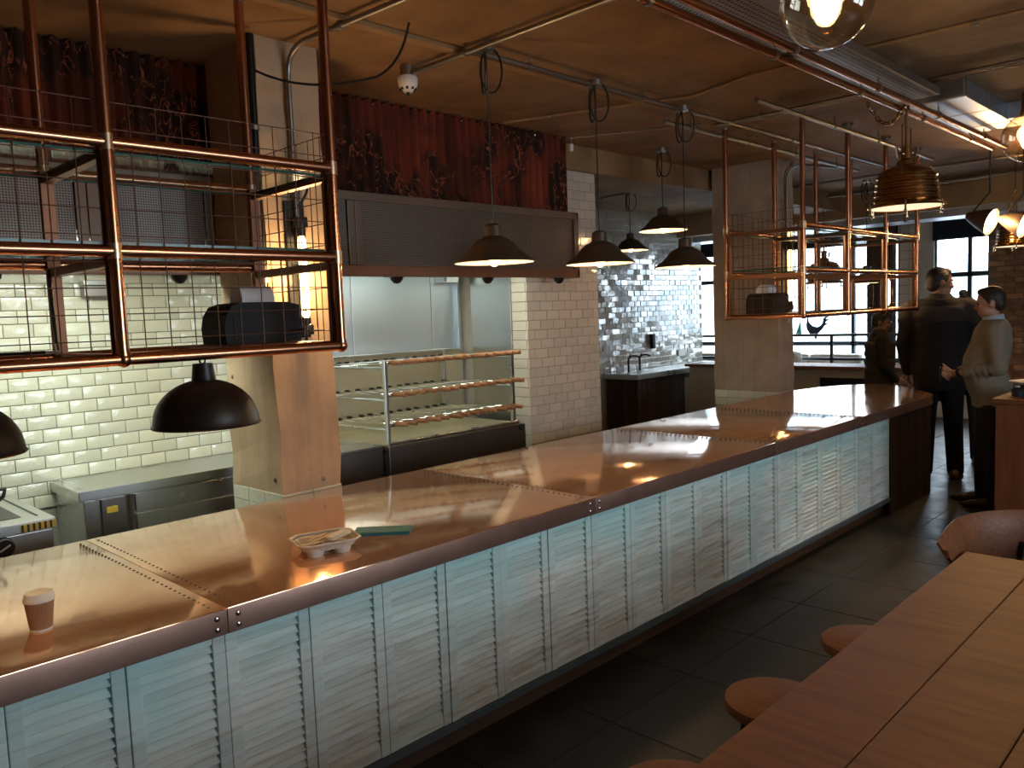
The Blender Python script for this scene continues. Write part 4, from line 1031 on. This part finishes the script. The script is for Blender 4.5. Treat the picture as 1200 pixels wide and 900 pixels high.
MB().bbox(11.0, 11.65, 5.4, 6.4, .30, .48, .05).build('seat', 'cushion', t); MB().bbox(11.45, 11.72, 5.35, 6.45, .48, 1.06, .08).build('backrest', 'cushion', t)
for x in (11.06, 11.6):
    for y in (5.45, 6.35): MB().tube([(x, y, 0), (x, y, .3)], .02, 8).build('leg', 'black_metal', t)
# rooster decal on the window glass
t = thing('rooster_decal', 'dark rooster silhouette decal stuck on the street window', 'decal', (12.7, 5.0, 1.2))
def decal(name, poly, mat_, ox, oy, oz, par):
    b = MB(); n = len(poly)
    b.add([(13.052, oy-y, oz+z) for y, z in poly]+[(13.055, oy-y, oz+z) for y, z in poly], [tuple(range(n)), tuple(range(2*n-1, n-1, -1))]+[(i, (i+1) % n, n+(i+1) % n, n+i) for i in range(n)])
    return b.build(name, mat_, par)
t.location = (13.0, 5.75, 1.28)
ro = [(-.15, .33), (-.10, .37), (-.08, .36), (-.11, .31), (-.125, .27), (-.11, .20), (-.05, .14), (.03, .12), (.09, .15), (.12, .20), (.13, .26), (.18, .30), (.25, .30), (.20, .275), (.17, .25), (.24, .25), (.19, .215), (.16, .19), (.21, .17), (.15, .14), (.11, .08), (.06, .03), (.03, .0), (.02, -.06), (.0, -.10), (-.02, -.05), (-.04, -.01), (-.10, .01), (-.15, .08), (-.16, .16), (-.145, .25)]
decal('silhouette', [(y*1.0, z*1.0) for y, z in ro], 'sticker', 0, 5.75, 1.25, t)
t = thing('green_window_decal', 'small green triangle decal on the street window next to the rooster', 'decal', (13.0, 6.2, 1.2))
decal('triangle', [(-.06, 0), (.06, 0), (.05, .28)], 'green_vinyl', 0, 6.05, 1.22, t)

# ================================================================ FOREGROUND TABLE, STOOLS, CHAIR, CABINET
t = thing('plank_table', 'long orange-brown plank dining table beside the round stools', 'table', (2.0, .45, 0))
for a, b in ((.696, .947), (.444, .693), (.192, .441), (-.06, .189)):
    MB().bbox(.15, 3.555, a, b, .705, .75, .003).build('plank', 'table_wood', t)
for x in (.30, 3.40):
    MB().bbox(x-.04, x+.04, .0, .88, .66, .704, .004).build('bearer', 'black_metal', t)
    for y in (.05, .83): MB().bbox(x-.03, x+.03, y-.03, y+.03, 0, .66, .004).build('leg', 'black_metal', t)
def stool(x, y, lab):
    t = thing('round_stool', lab, 'stool', (x, y, 0), 'round wooden stools at the plank table')
    MB().lathe([(.0001, .405), (.155, .405), (.168, .412), (.172, .430), (.168, .446), (.158, .45), (.0001, .45)], (x, y, 0), 40).build('seat', 'stool_wood', t, True)
    for k in range(4):
        a = PI/4+PI/2*k
        MB().tube([(x+.10*math.cos(a), y+.10*math.sin(a), .405), (x+.17*math.cos(a), y+.17*math.sin(a), 0)], .012, 10).build('leg', 'black_metal', t, True)
    MB().tube([(x+.145*math.cos(a), y+.145*math.sin(a), .15) for a in [2*PI*i/28 for i in range(28)]], .008, 8, closed=True).build('foot_ring', 'black_metal', t, True)
stool(2.475, 1.235, 'round wooden stool tucked under the long edge of the table, second from the curved chair')
stool(3.145, 1.185, 'round wooden stool tucked under the long edge of the table, nearest the curved chair')
stool(1.80, 1.20, 'round wooden stool tucked under the long edge of the table, farthest from the curved chair')
# chair with wrap-around curved back at the table end
t = thing('curved_back_chair', 'chair with a curved wooden wrap-around back and black tube frame at the table end', 'chair', (3.85, .70, 0))
b = MB(); cx, cy, rr = 3.86, .70, .31; path = []
for i in range(6): path.append((3.62+.04*i, cy+rr+.02, 0, 1, 1-i/6))
for i in range(25): a = PI/2-PI*i/24; path.append((cx+rr*1.15*math.cos(a), cy+(rr+.02)*math.sin(a), math.cos(a), math.sin(a), 0))
for i in range(6): path.append((3.82-.04*i, cy-rr-.02, 0, -1, (i+1)/6))
vs_ = []
for x, y, nx, ny, f in path:
    zt = .80-.05*f**2; zb = .60+.09*f**2
    for o_, z in ((-.006, zb), (.004, (zt+zb)/2), (.020, zt-.03), (.040, zt), (.050, zt-.006), (.026, (zt+zb)/2-.01), (.010, zb)): vs_.append((x+nx*o_, y+ny*o_, z))
n = len(path)-1
b.add(vs_, [(i*7+k, i*7+(k+1) % 7, (i+1)*7+(k+1) % 7, (i+1)*7+k) for i in range(n) for k in range(7)]+[tuple(range(6, -1, -1)), tuple(n*7+k for k in range(7))])
b.build('curved_back', 'stool_wood', t, True)
MB().lathe([(.0001, .42), (.20, .42), (.22, .43), (.22, .445), (.20, .45), (.0001, .44)], (3.84, .70, 0), 32).build('seat', 'stool_wood', t, True)
for sy in (-1, 1):
    MB().tube([(3.62, .70+sy*.30, 0), (3.62, .70+sy*.315, .42), (3.622, .70+sy*.312, .62), (3.66, .70+sy*.305, .665), (3.82, .70+sy*.300, .67)], .012, 8).build('front_leg', 'black_metal', t, True)
    MB().tube([(4.14, .70+sy*.22, 0), (4.08, .70+sy*.20, .43), (4.16, .70+sy*.18, .66)], .012, 8).build('rear_leg', 'black_metal', t, True)
    MB().tube([(3.63, .70+sy*.31, .425), (4.08, .70+sy*.20, .425)], .009, 8).build('seat_rail', 'black_metal', t, True)
# wooden station at the right edge
t = thing('wooden_station', 'orange-brown wooden service station beside the man in the grey jumper', 'cabinet', (6.75, 1.2, 0))
SX, SY = 6.42, 1.535
MB().bbox(SX-.02, 7.3, .1, SY+.02, 1.02, 1.055, .004).build('top', 'cab_wood', t)
MB().box(SX+.03, 7.25, .12, SY-.02, 0, 1.019).build('carcass', 'cab_wood', t)
for i in range(4): MB().bbox(SX, SX+.03, SY-.25-.25*i+.0, SY-.25*i-.003, .0, 1.018, .004).build('front_board', 'cab_wood', t)
for i in range(3): MB().bbox(SX+.03+.28*i, SX+.307+.28*i, SY-.02, SY, 0, 1.018, .004).build('side_board', 'cab_wood', t)
t = thing('serving_plate', 'white plate resting on a black tin on the wooden station', 'plate', (6.75, 1.36, 1.055))
MB().lathe([(.0001, 0), (.10, 0), (.11, .03), (.10, .07), (.0001, .07)], (6.75, 1.36, 1.056), 24).build('tin', 'black', t, True)
MB().lathe([(.0001, .075), (.10, .075), (.16, .095), (.165, .10), (.0001, .082)], (6.75, 1.36, 1.056), 32).build('plate', 'white', t, True)
t = thing('pepper_mill', 'small chrome-topped pot on the wooden station', 'pot', (6.62, 1.44, 1.055))
MB().lathe([(.0001, 0), (.04, 0), (.042, .05), (.03, .06), (.0001, .062)], (6.62, 1.44, 1.056), 18).build('pot', 'black_plastic', t, True)
MB().ball((6.62, 1.44, 1.122), .012, 10, 8).build('knob', 'chrome', t, True)

# ================================================================ PEOPLE
def remesh(o, vox, smooth=6):
    r = o.modifiers.new('merge', 'REMESH'); r.mode = 'VOXEL'; r.voxel_size = vox; r.use_smooth_shade = True
    s = o.modifiers.new('soften', 'SMOOTH'); s.factor = .5; s.iterations = smooth
class Fig:
    """figure frame: x = its right, y = forward, z = up; sizes for a 1.75 m body, scaled by k"""
    def __init__(s, name, lab, loc, heading, k):
        s.t = thing(name, lab, 'person', loc); s.k = k; s.off = Vector(loc)
        f = Vector((math.cos(heading), math.sin(heading), 0)); s.B = Matrix(((f.y, f.x, 0), (-f.x, f.y, 0), (0, 0, 1)))
    def P(s, p): return s.off+s.B @ (Vector(p)*s.k)
    def put(s, mb, name, mat_, vox=None, sm=6, smooth=True):
        mb.v = [tuple(s.P(v)) for v in mb.v]
        o = mb.build(name, mat_, s.t, smooth)
        if vox: remesh(o, vox*s.k, sm)
        return o
def limb(mb, pts, rad, seg=14):
    mb.tube(pts, rad, seg)
    for p, r in zip(pts, rad): mb.ball(p, r, 12, 8)
def finger(mb, base, d, curl, lens, r, n):
    p = Vector(base); d = Vector(d).normalized(); ax = Vector(n).normalized(); pts = [p.copy()]
    for i, L in enumerate(lens):
        d = Matrix.Rotation(curl[i], 3, ax) @ d; p = p+d*L; pts.append(p.copy())
    limb(mb, pts, [r, r*.97, r*.9, r*.75][:len(pts)], 8)
def hand(mb, wrist, d, palm_n, side, curl=.45, s=1.):
    """palm plus five unequal fingers; d = direction of the fingers, palm_n = out of the palm, side = towards the thumb"""
    w = Vector(wrist); d = Vector(d).normalized(); pn = Vector(palm_n).normalized(); sd = Vector(side).normalized()
    for i, (o_, L) in enumerate(((.030, .088), (.010, .092), (-.010, .088), (-.029, .078))):
        mb.tube([w+sd*o_*.55*s, w+d*L*s*.9+sd*o_*s], [.014*s, .0125*s], 8); mb.ball(w+d*L*s*.92+sd*o_*s, .0125*s, 8, 6)
    ax = d.cross(pn)
    for o_, L, ln in ((.030, .088, (.040, .024, .019)), (.010, .092, (.045, .028, .020)), (-.010, .088, (.041, .026, .019)), (-.029, .078, (.032, .020, .017))):
        finger(mb, w+d*L*.92*s+sd*o_*s, d, (curl, curl*1.1, curl*.7), tuple(q*s for q in ln), .0088*s, ax)
    finger(mb, w+d*.025*s+sd*.028*s, (d*.55+sd*.75+pn*.25), (.15, .35, .2), (.042*s, .034*s, .026*s), .0105*s, ax)
def head(mb, c, yaw=0., tilt=0.):
    R_ = Matrix.Rotation(yaw, 3, 'Z') @ Matrix.Rotation(tilt, 3, 'X'); C = Vector(c)
    q = lambda p: C+R_ @ Vector(p)
    mb.ball(q((0, -.012, .022)), (.077, .097, .098), 20, 14, R_)         # cranium
    mb.ball(q((0, .020, -.040)), (.060, .066, .076), 18, 12, R_)         # face
    mb.ball(q((0, .050, -.088)), (.034, .030, .028), 14, 8, R_)          # chin
    for s in (-1, 1):
        mb.ball(q((s*.040, .025, -.070)), (.024, .046, .028), 12, 8, R_)   # jaw
        mb.ball(q((s*.034, .062, -.026)), (.024, .020, .020), 12, 8, R_)  # cheekbone
        mb.ball(q((s*.032, .074, .020)), (.024, .014, .010), 10, 6, R_)   # brow
        mb.tube([q((s*.074, -.012, -.012)), q((s*.083, -.022, -.016))], [.022, .026], 10)
        mb.ball(q((s*.082, -.020, -.010)), (.009, .018, .030), 10, 8, R_) # ear
    mb.tube([q((0, .082, .006)), q((0, .097, -.022)), q((0, .106, -.034))], [.009, .013, .012], 8)   # nose
    mb.ball(q((0, .098, -.036)), (.017, .014, .010), 10, 6, R_)
    mb.ball(q((0, .082, -.061)), (.024, .010, .007), 10, 6, R_)          # lips
    mb.ball(q((0, .080, -.071)), (.021, .010, .007), 10, 6, R_)
    return q, R_
def hair_cap(fig, q, R_, mat_, bun=False, low=-.03):
    b = MB()
    b.ball(q((0, -.022, .036)), (.082, .098, .094), 22, 16, R_)
    b.ball(q((0, -.058, -.012)), (.070, .058, .066), 18, 12, R_)
    b.ball(q((0, .030, .092)), (.056, .050, .028), 16, 10, R_)
    for s in (-1, 1): b.ball(q((s*.071, -.004, .022)), (.012, .022, .034), 10, 8, R_)
    if bun: b.ball(q((.01, -.03, .150)), (.045, .045, .038), 14, 10, R_); b.ball(q((.01, -.03, .120)), (.03, .03, .03), 10, 8, R_)
    return fig.put(b, 'hair', mat_, .009, 3)
def eyes(fig, q, R_):
    b = MB()
    for s in (-1, 1): b.ball(q((s*.031, .079, -.002)), (.011, .007, .006), 10, 6, R_)
    fig.put(b, 'eyes', 'eye')
def shoe(fig, ank, toe, mat_):
    b = MB(); a = Vector(ank); d = (Vector(toe)-a); d.z = 0; d.normalize()
    for s_, w, h, z in ((-.055, .036, .045, .045), (0., .040, .060, .055), (.07, .044, .040, .042), (.14, .048, .030, .032), (.19, .040, .024, .026)):
        R_ = Matrix.Rotation(math.atan2(d.y, d.x)-PI/2, 3, 'Z'); b.ball(Vector((a.x, a.y, 0))+d*s_+Vector((0, 0, z)), (w, .062, h), 14, 8, R_)
    o = fig.put(b, 'shoe', mat_, .012, 4)
    s = MB(); pts = []
    for i in range(20):
        t_ = 2*PI*i/20; l = .066+.148*math.cos(t_); w = .046*math.sin(t_)
        pts.append((a.x+d.x*l-d.y*w, a.y+d.y*l+d.x*w))
    s.prism(pts, .0, .018); fig.put(s, 'sole', 'black', None, 0, False)
def torso_rings(e=0., belly=0., lean=0.):
    L = [(.80, .150, .110, 0), (.90, .170, .120, 0), (.98, .165, .118, .005+belly*.3), (1.08, .152, .112, .010+belly), (1.20, .162, .118, .010+belly*.6), (1.32, .180, .122, .005), (1.42, .178, .105, -.004), (1.47, .120, .078, -.010), (1.50, .07, .06, -.010)]
    return [((0, y+lean*(z-.9), z), rx+e, ry+e+belly*.5*(1 if .95 < z < 1.25 else 0)) for z, rx, ry, y in L]

# --- man in grey jumper, hands together in front
k = 1.055
G = Fig('person', 'man in a grey jumper and pale blue collar holding his hands at his waist', (7.66, 1.86, 0), math.radians(108), k)
arms = {}
for s in (-1, 1):
    sh = (s*.185, -.005, 1.415); el = (s*.235, -.03 if s < 0 else .04, 1.13); wr = (s*.045-.01, .262, 1.075 if s < 0 else 1.055)
    arms[s] = (sh, el, wr)
legs = {-1: ((-.088, .0, .90), (-.105, .035, .48), (-.11, -.02, .09)), 1: ((.088, .0, .90), (.10, .05, .48), (.115, .04, .09))}
b = MB(); b.loft(torso_rings(-.02)); limb(b, [(0, -.01, 1.45), (0, .005, 1.55)], [.058, .054])
q, R_ = head(b, (0, .022, 1.632), math.radians(-6), math.radians(-6))
for s in (-1, 1):
    sh, el, wr = arms[s]; limb(b, [sh, el, wr], [.045, .038, .026])
    hp, kn, an = legs[s]; limb(b, [hp, kn, an], [.07, .048, .034])
    hand(b, wr, (-s*.35, .85, .05), (-s*.8, -.2, -.3), (0, .35, .8), .85, .92)
G.put(b, 'body', 'skin', .0062, 2)
b = MB(); b.loft([r for r in torso_rings(.026, .045)]); 
for s in (-1, 1):
    sh, el, wr = arms[s]; w2 = Vector(wr)*.72+Vector(el)*.28; limb(b, [(s*.12, -.005, 1.43), sh, el, tuple(w2)], [.068, .080, .066, .050])
    for i in range(4):
        f = .15+.2*i; p = Vector(el)*(1-f)+w2*f; d = (w2-Vector(el)).normalized(); b.tube([p-d*.008, p+d*.008], [.069-.004*i]*2, 14)
b.loft([((0, .005, .87), .170, .138), ((0, .008, .90), .184, .148), ((0, .016, .95), .186, .162), ((0, .02, 1.0), .184, .170)])
G.put(b, 'jumper', 'sweater', .011, 5)
b = MB()
for s in (-1, 1):
    hp, kn, an = legs[s]; limb(b, [(s*.075, 0, .90), hp, kn, (an[0], an[1]+.005, .07)], [.09, .095, .070, .060])
b.loft([((0, 0, .80), .155, .115), ((0, 0, .90), .172, .125), ((0, 0, .97), .165, .120)])
G.put(b, 'trousers', 'trousers', .012, 4)
b = MB()                                                             # collar
n = 20; vs_ = []
for i in range(n+1):
    a = math.radians(100+340*i/n)
    for r_, z in ((.066, 1.468), (.070, 1.53), (.078, 1.528), (.100, 1.462)): vs_.append((r_*math.cos(a), -.004+r_*.92*math.sin(a), z+.012*math.cos(a-PI*1.5)))
b.add(vs_, [(i*4+j, i*4+(j+1) % 4, (i+1)*4+(j+1) % 4, (i+1)*4+j) for i in range(n) for j in range(4)])
G.put(b, 'shirt_collar', 'shirt')
hair_cap(G, q, R_, 'hair'); eyes(G, q, R_)
sh, el, wr = arms[-1]; d = (Vector(wr)-Vector(el)).normalized(); p = Vector(wr)-d*.035
b = MB(); b.tube([p-d*.012, p+d*.012], [.033, .032], 16); G.put(b, 'watch_strap', 'black_plastic')
for s in (-1, 1): shoe(G, legs[s][2], Vector(legs[s][2])+Vector((s*.05, 1, 0)), 'shoe')
b = MB(); b.bbox(-.035, .035, .30, .312, 1.00, 1.12, .004)
ph = b; ph.v = [tuple(G.P(Vector(v)+Vector((0, .055, 0)))) for v in ph.v]
o = ph.build('phone', 'black_plastic'); tag(o, 'small dark phone in the hands of the man in the grey jumper', 'phone')

# --- tall man in black jacket seen from behind
T = Fig('person', 'tall man in a black jacket with a charcoal yoke, turned towards the street windows', (8.56, 2.53, 0), math.radians(14), 1.18)
arms = {s: ((s*.205, -.005, 1.415), (s*.265, -.02, 1.13), (s*.245, .11, .90)) for s in (-1, 1)}
legs = {-1: ((-.09, 0, .90), (-.10, .02, .48), (-.11, -.03, .09)), 1: ((.09, 0, .90), (.10, .03, .48), (.12, .03, .09))}
b = MB(); b.loft(torso_rings(-.02)); limb(b, [(0, -.01, 1.45), (0, .0, 1.55)], [.060, .056])
q, R_ = head(b, (0, .012, 1.628), math.radians(-62), math.radians(-4))
for s in (-1, 1):
    sh, el, wr = arms[s]; limb(b, [sh, el, wr], [.045, .038, .026]); hp, kn, an = legs[s]; limb(b, [hp, kn, an], [.07, .048, .034])
    hand(b, wr, (0, .35, -.9), (-s, 0, 0), (0, .9, .3), .3)
T.put(b, 'body', 'skin_dark', .008, 2)
b = MB(); b.loft(torso_rings(.045, .01)+[]); b.loft([((0, 0, .74), .190, .150), ((0, 0, .80), .200, .155), ((0, 0, .95), .200, .155), ((0, 0, 1.1), .20, .155), ((0, 0, 1.3), .225, .165), ((0, -.01, 1.42), .215, .14)])
for s in (-1, 1):
    sh, el, wr = arms[s]; limb(b, [(s*.13, -.005, 1.43), sh, el, wr], [.075, .084, .068, .052])
T.put(b, 'jacket', 'cloth_black', .013, 5)
b = MB(); b.loft([((0, -.012, 1.30), .205, .150), ((0, -.012, 1.36), .238, .160), ((0, -.014, 1.42), .226, .145), ((0, -.014, 1.475), .150, .105), ((0, -.012, 1.52), .085, .082), ((0, -.01, 1.545), .078, .076)])
for s in (-1, 1): limb(b, [(s*.14, -.01, 1.425), (s*.205, -.008, 1.405), (s*.235, -.01, 1.33)], [.078, .092, .088])
T.put(b, 'yoke', 'cloth_char', .013, 5)
b = MB()
for s in (-1, 1):
    hp, kn, an = legs[s]; limb(b, [(s*.075, 0, .90), hp, kn, (an[0], an[1], .07)], [.09, .10, .075, .066])
T.put(b, 'trousers', 'trousers', .013, 4)
hair_cap(T, q, R_, 'hair_black'); eyes(T, q, R_)
for s in (-1, 1): shoe(T, legs[s][2], Vector(legs[s][2])+Vector((s*.12, 1, 0)), 'shoe_tan')

# --- man behind the counter end, profile
H3 = Fig('person', 'dark-haired man in a dark quilted gilet standing behind the end of the copper counter', (9.42, 3.42, 0), math.radians(-62), .94)
arms = {s: ((s*.19, -.005, 1.40), (s*.235, .0, 1.12), (s*.20, .16, .95)) for s in (-1, 1)}
legs = {s: ((s*.088, 0, .90), (s*.10, .02, .48), (s*.11, -.02, .09)) for s in (-1, 1)}
b = MB(); b.loft(torso_rings(-.02)); limb(b, [(0, -.01, 1.45), (0, .01, 1.55)], [.058, .054])
q, R_ = head(b, (0, .03, 1.625), math.radians(-5), math.radians(-10))
for s in (-1, 1):
    sh, el, wr = arms[s]; limb(b, [sh, el, wr], [.045, .038, .026]); hp, kn, an = legs[s]; limb(b, [hp, kn, an], [.07, .048, .034])
    hand(b, wr, (0, .8, -.5), (-s, 0, -.3), (0, .5, .8), .35)
H3.put(b, 'body', 'skin_dark', .008, 2)
b = MB()
for s in (-1, 1):
    sh, el, wr = arms[s]; limb(b, [(s*.12, -.005, 1.42), sh, el, wr], [.065, .072, .058, .042])
b.loft(torso_rings(.012, .02)); H3.put(b, 'shirt', 'cloth_black', .012, 5)
b = MB(); b.loft([((0, .01, z), rx, ry) for z, rx, ry in ((.84, .21, .17), (.92, .20, .158), (1.02, .19, .155), (1.12, .19, .152), (1.22, .195, .155), (1.32, .20, .15), (1.41, .19, .13), (1.47, .12, .10), (1.52, .075, .075), (1.545, .07, .07))])
for z in (.95, 1.05, 1.15, 1.25, 1.35): b.loft([((0, .01, z-.04), .205, .168), ((0, .01, z), .216, .178), ((0, .01, z+.04), .205, .168)])
H3.put(b, 'gilet', 'cloth_char', .012, 3)
b = MB()
for s in (-1, 1):
    hp, kn, an = legs[s]; limb(b, [(s*.075, 0, .90), hp, kn, (an[0], an[1], .07)], [.09, .095, .070, .060])
H3.put(b, 'trousers', 'trousers', .013, 4)
hair_cap(H3, q, R_, 'hair_black'); eyes(H3, q, R_)
for s in (-1, 1): shoe(H3, legs[s][2], Vector(legs[s][2])+Vector((0, 1, 0)), 'shoe')

# --- person with a topknot, mostly hidden behind the two men
H4 = Fig('person', 'person with a dark topknot behind the tall man and the man in grey', (9.45, 2.55, 0), math.radians(200), 1.02)
arms = {s: ((s*.175, -.005, 1.40), (s*.215, .0, 1.12), (s*.16, .18, 1.0)) for s in (-1, 1)}
b = MB(); b.loft(torso_rings(-.025)); limb(b, [(0, -.01, 1.45), (0, .01, 1.55)], [.052, .048])
q, R_ = head(b, (0, .02, 1.63), math.radians(20), 0)
for s in (-1, 1):
    sh, el, wr = arms[s]; limb(b, [sh, el, wr], [.04, .035, .024]); hp, kn, an = legs[s]; limb(b, [hp, kn, an], [.07, .048, .034])
    hand(b, wr, (-s*.3, .8, -.2), (-s, 0, -.3), (0, .4, .8), .35)
H4.put(b, 'body', 'skin_dark', .009, 2)
b = MB(); b.loft(torso_rings(.015, .01))
for s in (-1, 1):
    sh, el, wr = arms[s]; limb(b, [(s*.11, -.005, 1.42), sh, el, wr], [.06, .066, .054, .040])
H4.put(b, 'coat', 'cloth_black', .013, 5)
b = MB()
for s in (-1, 1):
    hp, kn, an = legs[s]; limb(b, [(s*.075, 0, .90), hp, kn, (an[0], an[1], .07)], [.09, .095, .065, .052])
H4.put(b, 'trousers', 'trousers', .013, 4)
hair_cap(H4, q, R_, 'hair_black', True); eyes(H4, q, R_)
for s in (-1, 1): shoe(H4, legs[s][2], Vector(legs[s][2])+Vector((0, 1, 0)), 'shoe')
